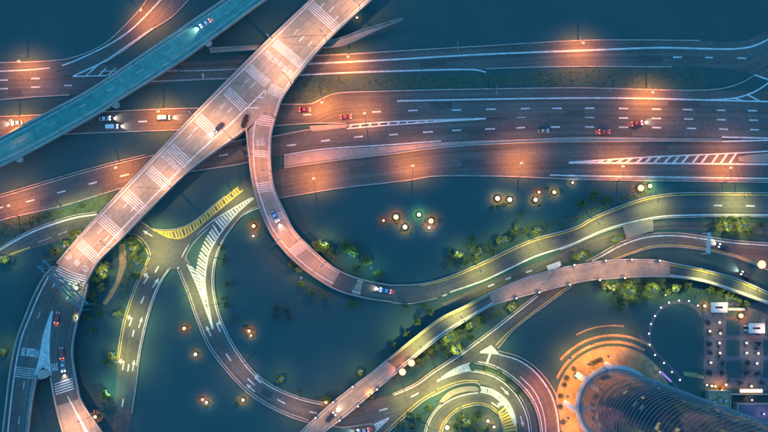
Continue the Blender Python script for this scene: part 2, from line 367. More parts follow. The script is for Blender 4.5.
# left-hand road that slips under the wide ramp
u = Road('road', [(-8, 254), (0, 249), (31, 232), (62.5, 220.5), (78, 216.5), (97, 213.5), (112, 213), (125, 214)], [(-8, 266), (0, 262), (30, 250), (55, 242), (75, 237), (97, 233), (112, 231), (128, 234)], .12)
line(u, [(-8, 254), (0, 249.6), (31, 232.6), (62.5, 221.1), (78, 217.1), (97, 214.2)], .7); kerb(u, [(-8, 252), (0, 247.4), (31, 230.2), (62.5, 218.6), (78, 214.6), (97, 212)], .4)
line(u, [(0, 259), (14, 253), (30, 247.4)], .6, 'yellow_paint'); dash(u, 38, 242.2, 51.5, 237.4, .3, 'worn_paint'); dash(u, 58, 234.8, 67, 231.4, .3, 'worn_paint')
# junction with the yellow box
jl = [(255, 178), (240, 185), (225, 196), (208, 210), (193, 222), (184, 226.5), (172, 229.6), (160, 229.8), (152, 228.5), (141, 221.5), (126, 212)]
jr = [(257, 199), (235, 209), (212, 223), (194, 241), (185, 253), (183.5, 259), (186.5, 264.5)]
poly('junction', jl + [(115, 225), (128, 234), (139, 237), (147, 246), (150, 256), (152, 263), (170, 269), (178, 269)] + jr[::-1], .25, 'asphalt', foot=True)
class Flat(Road):
    def __init__(s, root, z): s.root = root; s.zz = z
    def z(s, x, y): return s.zz
J = Flat(bpy.data.objects['junction'], .25)
kerb(J, jl[2:]); line(J, [(252, 197.5), (235, 207.3), (212, 221.7), (193, 240), (184, 253), (182.4, 258.5), (186.3, 264)], .5); kerb(J, [(214, 223.2), (195, 241.5), (187, 254), (186, 259), (189, 263)], .4)
kerb(J, [(126, 233), (139, 236.6), (147.3, 246), (150.4, 255), (148, 263)])
line(J, [(129, 236), (138, 239), (145, 247.5), (148.4, 256), (145, 265)], .35, 'yellow_paint')
ya = [(238, 187), (225, 197.5), (208, 211.5), (193, 223), (184, 228), (172, 231.4), (160, 231.6), (153, 230)]
yb = [(243, 190), (230, 200.5), (214, 214), (199, 226.5), (189, 234), (180, 238.3), (168, 237), (158, 232)]
line(J, ya, .5, 'yellow_paint', 'box_line'); line(J, yb, .5, 'yellow_paint', 'box_line'); hatch(J, ya, yb, 30, .02, .78, 'yellow_paint', name='box_bar')
dash(J, 177.5, 268.5, 187, 263, .7, name='stop_line'); arrow(J, 147.5, 233.4, -4, -2.4)
# road T going south from the junction
tr = Road('road', [(150.5, 255), (145, 267.5), (137.5, 280), (132, 294), (124, 319), (119, 345), (117, 363), (115.5, 382), (114, 402), (112, 440)], [(171, 267.5), (162.5, 280), (156, 294), (147.5, 321), (142, 345), (138.5, 366), (136.6, 382), (134, 400), (132, 413), (129, 440)], .21)
kerb(tr, [(171, 267.5), (162.5, 280), (156, 294), (147.5, 321), (142, 345), (138.5, 366), (136.6, 382), (132, 413)]); kerb(tr, [(148, 263), (145, 267.5), (137.5, 280), (132, 294), (124, 319), (119, 345), (117, 363)])
line(tr, [(168.5, 269), (160.5, 280.5), (154, 294), (145.5, 321), (140, 345), (136.5, 366)], .35); line(tr, [(147, 268), (139.6, 280), (134, 294), (126, 319), (121, 345), (118.6, 363)], .35, 'yellow_paint')
dashes(tr, [(159, 265.5, 155, 272.5), (144, 296.5, 141, 303.5), (134, 330, 132.4, 337), (129, 364, 127.7, 371.5), (123.4, 399, 122, 407)])
for x, y, dx, dy, t in ((146.7, 279, 4, -6, -1), (155.7, 283, 4, -6, 0), (131, 321, 2.4, -7, -1), (140.5, 322.5, 2.4, -7, 0), (123.4, 364.5, 1.2, -7, -1), (133.4, 365.5, 1.2, -7, 0)): arrow(tr, x, y, dx, dy, t)
# big ring road
g2l = [(256, 196), (235, 208), (212, 222), (193, 240), (184, 254), (179, 268), (186, 290), (197, 321), (208, 346), (224, 368), (248, 393), (276, 410.5), (308, 422.5), (340, 428), (372, 427)]
g2r = [(268, 204), (259, 206), (245, 213), (233, 226), (222.5, 242.5), (217, 257), (214, 275), (214.5, 290), (219, 312), (228, 334), (240, 354), (255.6, 373), (274, 386), (299.5, 397), (325, 403), (352, 404), (380, 400)]
g2 = Road('ring_road', g2l, g2r, .28)
kerb(g2, g2r[:-2]); kerb(g2, [(177.6, 269.5), (186, 290), (197, 321), (208, 346), (224, 368), (248, 393), (276, 410.5), (308, 422.5), (340, 427)])
line(g2, [(267, 206), (257, 208.5), (243, 215.5), (231, 228), (220.4, 244), (215, 258), (212, 275), (212.5, 290), (217, 312.6), (226, 335), (238, 355.4), (254, 375), (273, 388.2), (299, 399.2), (323, 405)], .35)
line(g2, [(180, 270), (188.2, 290), (199, 320.4), (210, 345), (226, 366.6), (249.6, 391.2), (277, 408.4), (309, 420.4)], .3, 'worn_paint')
gr = [(254, 198), (239, 211), (226.7, 225), (216, 240), (208.5, 255), (206, 268), (205, 282), (206.4, 296), (213, 329)]
line(g2, gr, .55); line(g2, [(187, 264), (193.7, 278), (201, 296), (212.6, 329)], .5)
poly('planted_island', [(190, 242), (196, 236), (212, 225), (206, 237), (200.5, 250), (197, 262), (195.5, 270), (190, 262), (187, 255)], .5, 'ground', thick=.3)
hatch(g2, [(252, 197.5), (235, 207.6), (214, 221.4)], [(253, 198.5), (239, 211), (222, 231)], 14, 0, .8)
hatch(g2, [(214, 224), (205, 240), (199, 255), (196.5, 268), (200, 282), (204, 300)], [(221, 231.5), (213, 245), (207.5, 258), (205.3, 272), (205, 284), (207, 302)], 22, .03, .75)
hatch(g2, [(187, 264), (193.7, 278), (201, 296), (212, 327)], [(196, 267), (200, 278), (204, 296), (213, 327)], 16, .02, .75)
dashes(g2, [(226, 353.5, 231, 361), (247.6, 378.6, 254.6, 385), (277, 399.2, 285, 403.6), (309.5, 411.6, 317.5, 413.4)])
for x, y, dx, dy, t in ((208.5, 331, -2.8, -6, 0), (218, 326.5, -2.6, -6, 1), (250.6, 388, -5, -4.6, 0), (257.2, 379.6, -5, -4.6, 1)): arrow(g2, x, y, dx, dy, t)
# lower road that comes under the long bridge and feeds the small rings
ql = [(325, 407), (352, 403), (392, 394), (414, 384), (432, 371), (458, 354), (492, 329), (537, 294), (575, 268), (599, 255), (620, 243), (646, 235), (677, 233.5), (709, 237.5), (735, 241), (780, 244)]
qr = [(372, 446), (388, 432), (405, 417), (422, 402), (440, 391), (462, 371), (481, 355), (497, 349), (514, 330), (546, 305), (590, 275), (610, 262), (628, 255), (651, 248), (677, 247), (709, 251), (735, 257), (780, 275)]
q = Road('road', ql, qr, .31)
kerb(q, [(392, 394), (414, 384), (432, 371), (458, 354), (492, 329), (537, 294), (556, 280)]); line(q, [(394, 395), (415, 386), (433.5, 373), (459.5, 356), (493.5, 331), (538, 296)], .45)
kerb(q, [(498, 348.5), (514, 330), (546, 305), (572, 286)]); line(q, [(496, 345), (511, 330), (543.5, 304.4), (570, 285)], .4, 'yellow_paint')
kerb(q, [(586, 261.6), (599, 254.5), (620, 242.5), (646, 234.5), (677, 233), (709, 237), (735, 240.5), (780, 243.5)]); line(q, [(592, 261), (601, 256.5), (621, 245.6), (646, 237.4), (677, 235.8), (707, 239.4), (735, 243), (780, 246)], .55)
kerb(q, [(608, 263), (628, 255), (651, 248), (677, 247), (709, 251), (735, 257), (780, 275)]); line(q, [(610, 260.4), (629, 253.2), (651, 246.2), (677, 245.2), (709, 249.2), (735, 255.2), (764, 266)], .3, 'yellow_paint')
dashes(q, [(411, 397, 418.5, 393), (379, 410.8, 387.5, 408.4)])
kerb(q, [(386, 434), (405, 417), (422, 402), (440, 391.5)]); line(q, [(383.6, 433), (403, 415), (420.6, 400), (439, 389.4), (452, 384)], .3, 'yellow_paint')
ga, gb = [(346, 426), (374, 424.6), (389, 417.6)], [(366, 436), (377.5, 431), (389, 418)]
line(q, [(374, 424.6), (389, 417.8)], .5); line(q, [(375, 432), (389, 418.2)], .5); hatch(q, [(374, 424.6), (389, 417.8)], [(376, 431), (389, 418.2)], 6, 0, .9)
kerb(q, [(340, 427.5), (358, 425.8), (374, 424.6), (376, 432), (374, 440)], .4)
# inner rings
r2 = Road('ring_road', [(434, 384), (452, 373), (471, 371), (487, 373.5), (502, 380.6), (515, 392.6), (523.5, 406), (528, 419), (531, 440)], [(436, 396), (454, 386.5), (467, 383.5), (478, 384), (493, 389), (506, 399), (514, 412), (517.5, 424), (518.5, 440)], .34)
line(r2, [(452, 373.6), (471, 371.6), (487, 374.1), (501.5, 381.2), (514.4, 393.2), (522.8, 406.4), (527.4, 419), (530.4, 440)], .45); kerb(r2, [(474, 370), (488, 372.4), (503, 379.4), (516.4, 391.6), (525, 405.4), (529.5, 418.6), (532.6, 440)], .4)
kerb(r2, [(432, 396.5), (441, 391.3), (454, 385.4), (467, 382.4), (476, 382.6), (480, 385)], .45); line(r2, [(437, 389.8), (453, 383.2), (467, 380.4), (478, 381)], .3, 'yellow_paint')
arrow(r2, 505, 391, 4.5, 4.5); arrow(r2, 522, 421.5, 1.6, 6)
r1 = Road('ring_road', [(422, 440), (427, 422.5), (436, 408), (452, 397), (467, 392.5), (480, 391), (493, 392), (506, 400), (513, 411), (516.5, 422), (517.5, 440)], [(440, 440), (442, 432), (447, 420.6), (459.7, 409.7), (471, 406), (480, 405), (491, 408.5), (500, 418), (505, 440)], .37)
kerb(r1, [(440, 440), (442, 432), (447, 420.6), (459.7, 409.7), (471, 406), (480, 405), (491, 408.5), (500, 418), (505, 440)]); line(r1, [(438, 440), (440, 430), (445.4, 419.4), (458.8, 407.8), (470.6, 403.8), (480.4, 402.8), (492, 406.6), (497, 411)], .3, 'yellow_paint')
kerb(r1, [(422, 440), (427, 422.5), (436, 408.5), (441, 404)]); line(r1, [(424, 440), (429, 423), (437.4, 409.6), (453, 398.8), (467, 394.4), (478, 392.8)], .4)
poly('concrete_island', [(438, 403.5), (445, 394.5), (453, 389.5), (467, 386.2), (477, 387), (479.5, 389), (477.5, 391), (467, 391.6), (454, 395.2), (444, 402)], .62, 'concrete', thick=.3)
ca, cb = [(480, 386.6), (493, 390), (506, 399.5), (513.5, 412), (516.6, 424)], [(480, 392), (491, 394.6), (502, 403), (510, 415), (515, 426)]
line(r1, ca, .45); line(r1, cb, .45); hatch(r1, ca, cb, 24, .03, .6)
oa, ob = [(498.5, 411.5), (501, 418), (504, 426), (505.5, 438)], [(505, 405.4), (511, 413), (515.4, 422), (517.4, 438)]
line(r1, oa, .4, 'yellow_paint', 'box_line'); line(r1, ob, .4, 'yellow_paint', 'box_line'); hatch(r1, oa, ob, 10, 0, .75, 'yellow_paint', name='box_bar')
arrow(r1, 496, 405.5, 5, 3, -1)
ha, hb = [(437, 381), (452, 370.4), (462, 365.6), (470, 363)], [(437, 381.4), (448, 376.8), (461, 372.8), (472, 371)]
line(r2, ha, .5); line(r2, hb, .5); hatch(r2, ha, hb, 16, .03, .8, t0=.12)
r3 = Road('ring_road', [(481, 356), (490, 352), (499, 353), (518, 358.8), (533, 368), (545, 381), (554, 396), (559, 413), (562, 440)], [(470, 362), (480, 363.4), (490, 366), (510, 377), (528, 395), (537, 413), (541.5, 440)], .33)
kerb(r3, [(498, 350.8), (519, 356.8), (534.4, 366.4), (546.6, 379.6), (556, 395), (561, 412.6), (564, 440)]); line(r3, [(499, 354.4), (518.5, 360.4), (532.4, 369.6), (543.6, 382.2), (552, 396.8), (556.8, 413.4), (559.6, 440)], .5)
kerb(r3, [(474, 363), (490, 366.4), (510, 377.4), (528, 395.4), (537, 413.4), (541.5, 440)]); line(r3, [(478, 361.6), (491, 364.4), (511.4, 375.4), (529.8, 394), (539, 412.6), (543.6, 440)], .4)
line(r3, [(520, 376.5), (533, 389.5), (540.6, 404), (544.6, 419), (546, 436)], .35)
line(r3, [(480.5, 352), (491, 345.8)], .45); line(r3, [(480.5, 352.4), (499, 354)], .45); line(r3, [(491, 345.8), (499, 354)], .45); hatch(r3, [(480.5, 352), (491, 345.8)], [(480.5, 352.4), (499, 354)], 8, 0, 1.1)
dash(r3, 490.4, 353.6, 486.6, 364, .9, name='stop_line')
# green-lit road running on from the curved ramp
mu = [(392, 285.2), (419, 284.2), (445, 278), (479, 263.8), (531, 239.8), (568, 229.6), (580, 224.8), (591, 218.2), (620, 206), (646, 197.5), (672, 193.4), (720, 192.6), (780, 193)]
ml = [(392, 302), (411, 303), (437, 297.6), (453, 291.5), (484, 281), (536, 257), (568, 246.6), (607, 230), (646, 220), (664, 217.4), (698, 216.2), (780, 216.2)]
m_ = Road('road', mu, ml, .40)
kerb(m_, mu); line(m_, [(420, 286), (446, 279.8), (480, 265.8), (532, 241.8), (569, 231.6), (581, 226.8), (592, 220.2), (621, 208), (647, 199.5), (672, 195.6), (780, 195.2)], .3, 'yellow_paint')
kerb(m_, [(392, 302.6), (411, 303.4), (437, 298)]); dash(m_, 442.5, 296, 447, 294.4); line(m_, [(450, 292.2), (484, 280.4), (536, 256.2), (568, 245.8), (607, 229), (646, 219), (664, 216.2), (698, 215), (780, 215)], .6)
kerb(m_, [(560, 250), (568, 247.4), (607, 230.8), (646, 220.8), (664, 218.2), (698, 217), (780, 217)], .4)
dashes(m_, [(714, 205.4, 722, 205.5), (746, 205.8, 755, 206)])
# service road in the dark between the green-lit road and the long bridge
sv = Road('road', [(440, 304), (490, 281), (540, 261), (600, 236), (650, 223), (720, 222), (780, 224)], [(450, 308), (500, 287.4), (545, 270), (600, 250), (650, 231), (720, 231), (780, 236)], .14)
for a in ((488, 286.6, 494, 284.2), (505.4, 279.6, 511, 277.6), (526, 272.4, 532, 270.4)): dash(sv, *a, .6)
slab = poly('footbridge_slab', [(623, 226.5), (640, 222), (653, 220.6), (653.5, 231), (642, 234), (626, 238.6)], 1.2, 'concrete', smooth_edge=False, thick=.5)
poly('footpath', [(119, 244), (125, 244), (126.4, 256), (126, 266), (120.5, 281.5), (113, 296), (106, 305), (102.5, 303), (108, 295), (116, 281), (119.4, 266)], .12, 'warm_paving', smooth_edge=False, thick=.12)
poly('grass_strip', [(-8, 222), (20, 214.5), (62, 208), (122, 190.5), (108, 208), (78, 213), (60, 218), (31, 230), (-8, 250)], .05, 'grass')
poly('grass_strip', [(395, 372), (420, 352), (440, 338), (462, 324), (500, 309), (506, 311), (470, 335), (444, 350), (420, 366), (396, 382)], .05, 'grass')
poly('grass_strip', [(300, 76.5), (390, 74), (490, 73), (580, 68.5), (700, 69), (706, 87), (580, 86.6), (484, 87.4), (390, 89.4), (330, 93), (312, 101), (284, 102)], .05, 'grass')
poly('grass_strip', [(442, 436), (447, 422), (460, 411), (480, 406.6), (491, 410), (499, 419), (504, 436)], .45, 'grass', thick=.2)
poly('grass_strip', [(475, 366), (489, 368.4), (508, 378.6), (525, 396), (534, 413), (537, 436), (533, 436), (529, 418), (524, 405), (515, 391), (502, 378), (487, 371)], .42, 'grass')

# ------------------------------------------------------------------ bridges
mat('viaduct_surface', (.045, .18, .15), (.085, .225, .185), .05, .8, fine=(.4, .15), streak=.16)
mat('joint', (.05, .05, .05), (.08, .08, .08), 1, .9)
# wide ramp
aR = empty('wide_ramp', at(170, 165), 'wide pink-lit concrete ramp with white stripe bands crossing diagonally over the highways', 'ramp')
al = [(318, -8), (309, 0), (252, 54.5), (200, 107), (146, 163.5), (98, 214), (56, 263)]
ar = [(382, -8), (371, 1), (325, 44), (294, 81), (268, 108), (244.7, 131), (190, 171), (148, 212), (122, 239), (99, 262), (86, 284)]
A = Road('deck', al, ar, [(0, 9), (.4, 9), (.75, 7.6), (1, 6)], 'concrete', aR, 1.4)
wall(A, [(319, -7), (310, 1), (253, 55.5), (201, 108), (147, 164.5), (99, 215), (57.4, 263)], .6, 1.1); wall(A, [(381, -8), (370, 1), (324.4, 43.4), (293.4, 80.4)], .6, 1.1)
wall(A, [(243, 131), (189.4, 170.4), (147.4, 211.4), (121.4, 238.4), (98.4, 261.4), (86, 283)], .6, 1.1)
line(A, [(322, -8), (313.7, 0), (258, 55), (202.5, 110), (159, 155), (104, 212.5), (64, 255)], .5); line(A, [(265.5, 90), (230, 124), (186, 164), (146, 204.5), (120, 231), (96, 257)], .5)
line(A, [(376, -8), (366, 1), (320, 44), (290, 79)], .35)
for a, b, dd, n in (((313.7, 2), (341, 26.5), (-1.45, 1.6), 5), ((277, 39.5), (305, 62.7), (-1.3, 1.4), 5), ((250.6, 64), (270, 81), (-1.35, 1.45), 5), ((229.5, 87.5), (247, 104.5), (-1.5, 1.6), 5),
                    ((201, 114), (216.5, 129), (-1.5, 1.7), 5), ((172.5, 143.3), (191.5, 161), (-1.6, 1.8), 5), ((151.5, 165.5), (171, 183.5), (-1.5, 1.7), 5), ((128, 189.5), (147.6, 207.5), (-1.6, 1.8), 5),
                    ((104, 214.5), (124, 232.5), (-1.5, 1.8), 5), ((81.5, 238.6), (100, 256.5), (-1.4, 1.7), 5)): rumble(A, a, b, dd, n, .36)
for i in range(6): line(A, [(58 - i * 1.1, 266 + i * 2), (70 - i * 1.1, 271.5 + i * 2.1), (86.5 - i * .6, 276.5 + i * 2.4)], .4, name='rumble_stripe', up=.03)
for x, y in ((322, 5.7), (331.6, 9.3), (335.6, 18.6), (295.7, 32), (301.5, 38.7), (310, 43.8), (246.5, 81), (253, 85), (222.5, 105.5), (230, 109.5), (195, 129.4), (189, 137), (126, 205), (133, 209), (100, 231), (107, 238)):
    dash(A, x - 2.4, y + 2.6, x + 2.4, y - 2.6, .35)
glyphs(A, (262.5, 53), (276, 65), 5.5, 3, seed=1); glyphs(A, (276.5, 65.5), (290, 77), 5.5, 3, seed=2); glyphs(A, (160, 155), (179, 173.4), 5.5, 5, seed=3)
for k, (x, y) in enumerate(((64, 256.5), (72.5, 262.5), (81, 268.5))): glyphs(A, (x, y), (x + 5.5, y + 4.4), 5, 1, seed=5 + k)
for p in ([(281, 38), (306, 35.8), (330, 36)], [(96, 244.6), (108, 245), (114, 245.5)], [(137, 187), (160, 188.4), (167, 186)], [(232, 83), (248, 84)]): line(A, p, .2, 'joint', 'expansion_joint')
line(A, [(245, 108), (259, 107.6)], .45, name='gore_bar'); line(A, [(256, 97.4), (263.4, 97.4)], .45, name='gore_bar')
# curved branch
bR = empty('curved_ramp', at(268, 150), 'orange-lit concrete ramp curling off the wide ramp and down to the right', 'ramp')
bl = [(287, 80), (267, 91.6), (258.6, 112), (252, 126), (247, 132), (248.6, 155.5), (252.5, 184), (260, 210), (271, 234), (289, 257), (315, 278), (338, 291), (367, 299), (392, 302.4)]
br = [(298, 76), (282.5, 99), (276, 118), (272, 133), (271, 148), (272, 174), (276, 192), (286, 213), (294, 229), (312, 248), (336, 268), (359, 278), (392, 284.8)]
B = Road('deck', bl, br, [(0, 9.04), (.2, 8.9), (.5, 6), (.85, 1.5), (1, .45)], 'concrete', bR, 1.2)
wall(B, [(246.4, 129), (249.2, 155.5), (253.1, 184), (260.7, 209.8), (271.6, 233.6), (289.6, 256.4), (315.4, 277.3), (338.2, 290.3), (367, 298.2), (392, 301.6)], .55, 1.0)
wall(B, [(293.4, 81.5), (282, 99), (275.4, 118), (271.4, 133), (270.4, 148), (271.4, 174), (275.4, 192.2), (285.4, 213.4), (293.4, 229.6), (311.6, 248.7), (335.7, 268.7), (359, 278.8), (392, 285.6)], .55, 1.0)
line(B, [(266.4, 91), (258.6, 112), (254, 130), (253.4, 150), (256, 180), (263, 205), (273, 229), (291, 252), (316, 273), (340, 286.6), (367, 295), (388, 298.6)], .5)
line(B, [(290, 81), (280, 99), (273.6, 118), (269.6, 134), (268.8, 150), (269.6, 175), (273.6, 193), (283, 213), (291.6, 231), (309.6, 250), (334, 270.4), (358, 280.6), (388, 287)], .35)
for a, b, dd, n in (((270.5, 84), (284, 90.4), (-.8, 1.9), 5), ((258.6, 115), (272.6, 117.6), (-.6, 2.1), 5), ((254.4, 150.4), (268.4, 151.4), (.1, 1.9), 4), ((256.6, 184), (270.6, 182), (.5, 2.1), 5), ((266.6, 217), (283, 211.6), (.9, 1.8), 4), ((288.6, 250), (304, 239.6), (1.5, 1.5), 5)): rumble(B, a, b, dd, n, .36)
glyphs(B, (255, 145.4), (266.4, 145.4), 7, 2, seed=9)
Basp = Road('asphalt_surface', [(331.5, 286.8), (338, 290.2), (367, 298.2), (392, 301.6)], [(341, 270.4), (359, 278.4), (375, 282.4), (392, 285.4)], [(0, 2.06), (.5, 1.25), (1, .5)], 'asphalt', bR)
# teal viaduct
cR = empty('viaduct', at(110, 90), 'unlit teal viaduct running diagonally across the upper left', 'viaduct')
cu = [(-10, 143), (0, 137.6), (47, 112.5), (89, 90), (150, 49.5), (200, 15.6), (223, 0), (235, -8)]
cl = [(-10, 172.5), (0, 167), (22, 156.4), (104, 110.5), (120, 99.6), (181.6, 61), (219, 34), (260, 4), (277, -8)]
C = Road('deck', cu, cl, 7.5, 'viaduct_surface', cR, 1.4)
wall(C, [(-10, 143.8), (0, 138.4), (47, 113.3), (89, 90.8), (150, 50.3), (200, 16.4), (223, .8), (235, -7.2)], .7, 1.0); wall(C, [(-10, 171.7), (0, 166.2), (22, 155.6), (104, 109.7), (120, 98.8), (181.6, 60.2), (219, 33.2), (260, 3.2), (277, -8)], .7, 1.0)
line(C, [(-10, 147.5), (0, 142.2), (47, 117), (94, 90.3), (150, 54), (200, 20.6), (230, 0), (240, -7)], .45, 'worn_paint')
line(C, [(0, 161), (22, 150.6), (104, 104.6), (160, 68), (215, 30)], .9, 'kerb', 'shoulder_strip'); line(C, [(215, 30), (236, 14), (262, -5)], .3, 'worn_paint')
for x, y in ((22, 140.5), (52, 124), (81.6, 106.4), (111.5, 89), (140, 71), (170, 51.3), (225.6, 13.4)): dash(C, x - 3.4, y + 2, x + 3.4, y - 2.1, .32, 'worn_paint')
for x, y in ((19, 158.6), (115.5, 104.4), (208, 42.6)):
    p = C.P(x, y); MB().tube((p.x, p.y, p.z - 1.2), (p.x, p.y, p.z + .3), 1.5, 1.5, 14).build('lamp_pad', 'parapet', cR)
# long bridge
kR = empty('long_bridge', at(480, 310), 'long bridge winding from the lower middle to the right edge with two pale concrete spans', 'bridge')
ku = [(293, 438), (299.5, 432), (332, 402), (352.5, 386), (370, 373), (386, 360), (416.6, 335), (440, 317.5), (464, 305.6), (488, 293.5), (525, 277.4), (558, 268), (580, 264), (606, 260), (632, 259), (659, 260), (670, 262.4), (703, 269), (735, 278), (784, 299)]
kl = [(318, 438), (325, 432), (347, 415), (370, 395.5), (384, 383.6), (399, 371), (440, 338), (462, 323.5), (478, 313.6), (494, 305), (525, 296), (558, 287.5), (587, 281), (610, 279), (633, 277.4), (650, 277), (670, 277.4), (703, 282), (735, 292.5), (784, 310)]
K = Road('deck', ku, kl, 5.2, 'asphalt', kR, 1.2)
Road('concrete_span', ku[:6], kl[:6], 5.23, 'concrete', kR); Road('concrete_span', ku[9:17], kl[9:17], 5.23, 'concrete', kR)
for a, b in ((6, 10), (17, 20)):
    Road('embankment', [(x + .5, y + .5) for x, y in ku[a - 1:b]], [(x - .5, y - .5) for x, y in kl[a - 1:b]], 3.99, 'parapet', kR, 4.1)
kin = lambda pts, s: [(x + s * .25, y + s * .6) for x, y in pts]
wall(K, kin(ku, 1), .55, 1.0); wall(K, kin(kl, -1), .55, 1.0)
line(K, [(386, 379.5), (401, 366.4), (440, 334.6), (462, 320.6), (493, 302.6)], .55, up=.05); line(K, [(670, 275), (703, 279.8), (735, 290), (784, 307.6)], .5, up=.05)
line(K, [(390, 359.4), (418, 337), (441, 319.8), (465, 308), (488, 296)], .35, 'yellow_paint', up=.05); line(K, [(670, 265), (703, 271.4), (735, 280.6), (784, 301.6)], .35, 'yellow_paint', up=.05)
line(K, [(303, 433), (334, 405), (354, 389), (383, 365)], .3, 'worn_paint', up=.06); line(K, [(321, 431), (345, 412), (368, 393), (384, 379)], .3, 'worn_paint', up=.06)
line(K, [(490, 296), (526, 279.8), (558, 270.6), (581, 266.6), (607, 262.6), (632, 261.6), (659, 262.6)], .25, 'worn_paint', up=.06)
line(K, [(538, 287), (548, 280), (556, 269.5)], .15, 'joint', 'expansion_joint', up=.06); line(K, [(362, 378.6), (374, 391)], .15, 'joint', 'expansion_joint', up=.06)
# twin road leaving the wide ramp southwards
lR = empty('forked_viaduct', at(50, 330), 'dark forked viaduct running south from the teal gantry, chevrons at the fork', 'viaduct')
l1 = Road('deck', [(54, 265), (45, 275), (34, 295), (25.5, 316), (18, 335), (13, 355), (9.5, 376), (6.5, 400), (2, 440)], [(70, 274), (61, 295), (55, 311), (50, 335), (48, 358), (44, 370), (38, 379), (32, 404), (28, 440)], 5.97, 'asphalt', lR, 1.3)
l2 = Road('deck', [(66, 268), (59, 290), (53, 311), (49, 329), (46.5, 354), (50.5, 376), (54, 398), (58, 415), (65, 440)], [(89, 281), (85, 300), (77, 325), (73, 350), (75, 370), (78, 385), (81, 398), (88, 410), (109, 440)], 6.0, 'asphalt', lR, 1.3)
Road('concrete_span', [(55.8, 406.5), (58, 415), (65, 440)], [(81.2, 398), (88, 410), (109, 440)], 6.03, 'concrete', lR)
wall(l1, [(53, 267), (45, 276), (34.4, 295.4), (26, 316), (18.6, 335), (13.6, 355), (10, 376), (7, 400), (2.5, 440)], .5, 1.0); line(l1, [(49, 275), (38.4, 296), (30, 316), (22.5, 335), (17.6, 355), (14.2, 376), (11.2, 400), (7, 440)], .5)
wall(l1, [(36.5, 377), (31.6, 404), (27.6, 440)], .5, 1.0); line(l1, [(33, 380), (29, 404), (25, 440)], .3, 'worn_paint')
wall(l2, [(51, 377), (54.6, 398), (58.6, 415), (65.6, 440)], .5, 1.0); wall(l2, [(88, 284), (84.5, 300), (76.4, 325), (72.4, 350), (74.4, 370), (77.4, 385), (80.4, 398), (87.4, 410.4), (108, 440)], .5, 1.0)
fa, fb = [(51.8, 311), (43.6, 335), (39.4, 358), (35, 376)], [(52.6, 311), (50, 329), (49, 354), (51, 376)]
line(l2, fb, .45, up=.05); line(l2, fa, .45, up=.1); fm = [(52.2, 311), (46.8, 332), (44.2, 356), (43, 370)]
hatch(l2, fa, fm, 24, -.06, .42, t0=.05); hatch(l2, fm, fb, 24, .06, .42, t0=.05, t1=.95)
poly('fork_nose', [(37, 374), (40, 370.6), (44, 369.4), (48, 371), (50, 375), (44, 378.5), (38, 379)], 6.7, 'kerb', lR, thick=.8)
glyphs(l1, (20, 355), (38, 357.6), 8, 4, 'worn_paint', 11); glyphs(l2, (51.6, 371), (58.6, 370), 7, 1, 'worn_paint', 12)
rumble(l1, (15.6, 367), (36, 369.4), (-.25, 2.3), 5, .36, 'worn_paint'); rumble(l2, (54, 384.4), (72.6, 378.4), (.4, 2.5), 5, .45)
line(l2, [(67.4, 396), (86.6, 432), (91, 440)], .35, up=.06, w2=1.5)
for x, y, a, b in ((55.5, 281.5, 52.6, 287.5), (68.6, 294.5, 66.4, 300), (40, 312, 37.4, 319), (24.4, 381, 23.4, 388.4), (19.4, 416.5, 18.6, 424)): dash(l1 if x < 60 else l2, x, y, a, b, .4, 'worn_paint')
def joints(rd, every, up=.022, skip=()):
    acc = 0
    for i in range(1, len(rd.e) - 1):
        acc += (at(*rd.c[i][0], rd.c[i][1]) - at(*rd.c[i - 1][0], rd.c[i - 1][1])).length
        if acc < every: continue
        acc = 0; a, b = rd.e[i]; a, b = a.lerp(b, .05), a.lerp(b, .95)
        ribbon([rd.P(a.x, a.y, up), rd.P(b.x, b.y, up)], .12, 'expansion_joint', 'joint', rd.root)
joints(C, 19); joints(B, 21); joints(K, 24, .055); joints(A, 30)
mat('patch', (.056, .054, .05), (.068, .064, .058), .4, .85, fine=(1.5, .2))
for rd, L in ((h2, [(430, 105.5, 452, 105), (566, 113, 584, 113), (668, 104, 700, 104.6), (214, 118, 232, 117)]), (h3, [(468, 135, 500, 134), (40, 203.5, 52, 200.4), (600, 132.4, 632, 132.6)]), (h4, [(350, 170.5, 372, 168), (462, 163, 486, 162), (640, 148.6, 668, 148)]), (h1, [(420, 64.5, 446, 63), (640, 59, 662, 58.6), (8, 93, 22, 92.4)]), (m_, [(560, 240, 574, 235)]), (g2, [(262, 390, 272, 396.4)]), (tr, [(136, 340, 134, 352)])):
    for a in L: ribbon([rd.P(a[0], a[1], .008), rd.P(a[2], a[3], .008)], 2.6, 'asphalt_patch', 'patch', rd.root)
# low footbridge under the wide ramp
fR = empty('footbridge', at(300, 45), 'narrow beige footbridge passing under the wide ramp to a pointed end', 'footbridge')
f = Road('deck', [(209, 48), (257, 45.6), (300, 43.4), (338, 38.5), (360, 30.6), (403, 18)], [(210, 52.6), (257, 50.4), (300, 48.4), (342, 46), (375, 31.6), (403, 19.8)], 4.4, 'beige_concrete', fR, .6)
wall(f, [(210, 48.4), (257, 46), (300, 43.8), (338, 38.9), (360, 31), (402, 18.4)], .25, .9, 'parapet', 'railing'); wall(f, [(211, 52.2), (257, 50), (300, 48), (342, 45.6), (375, 31.2), (402, 19.4)], .25, .9, 'parapet', 'railing')
for r_, rd, k in ((aR, A, dict(step=24)), (bR, B, dict(step=24, deck=1.2)), (cR, C, dict(step=28)), (kR, K, dict(step=26, deck=1.2)), (lR, l1, dict(step=28, deck=1.3)), (lR, l2, dict(step=28, deck=1.3)), (fR, f, dict(step=18, deck=.6, r=.4))): piers(r_, rd, **k)
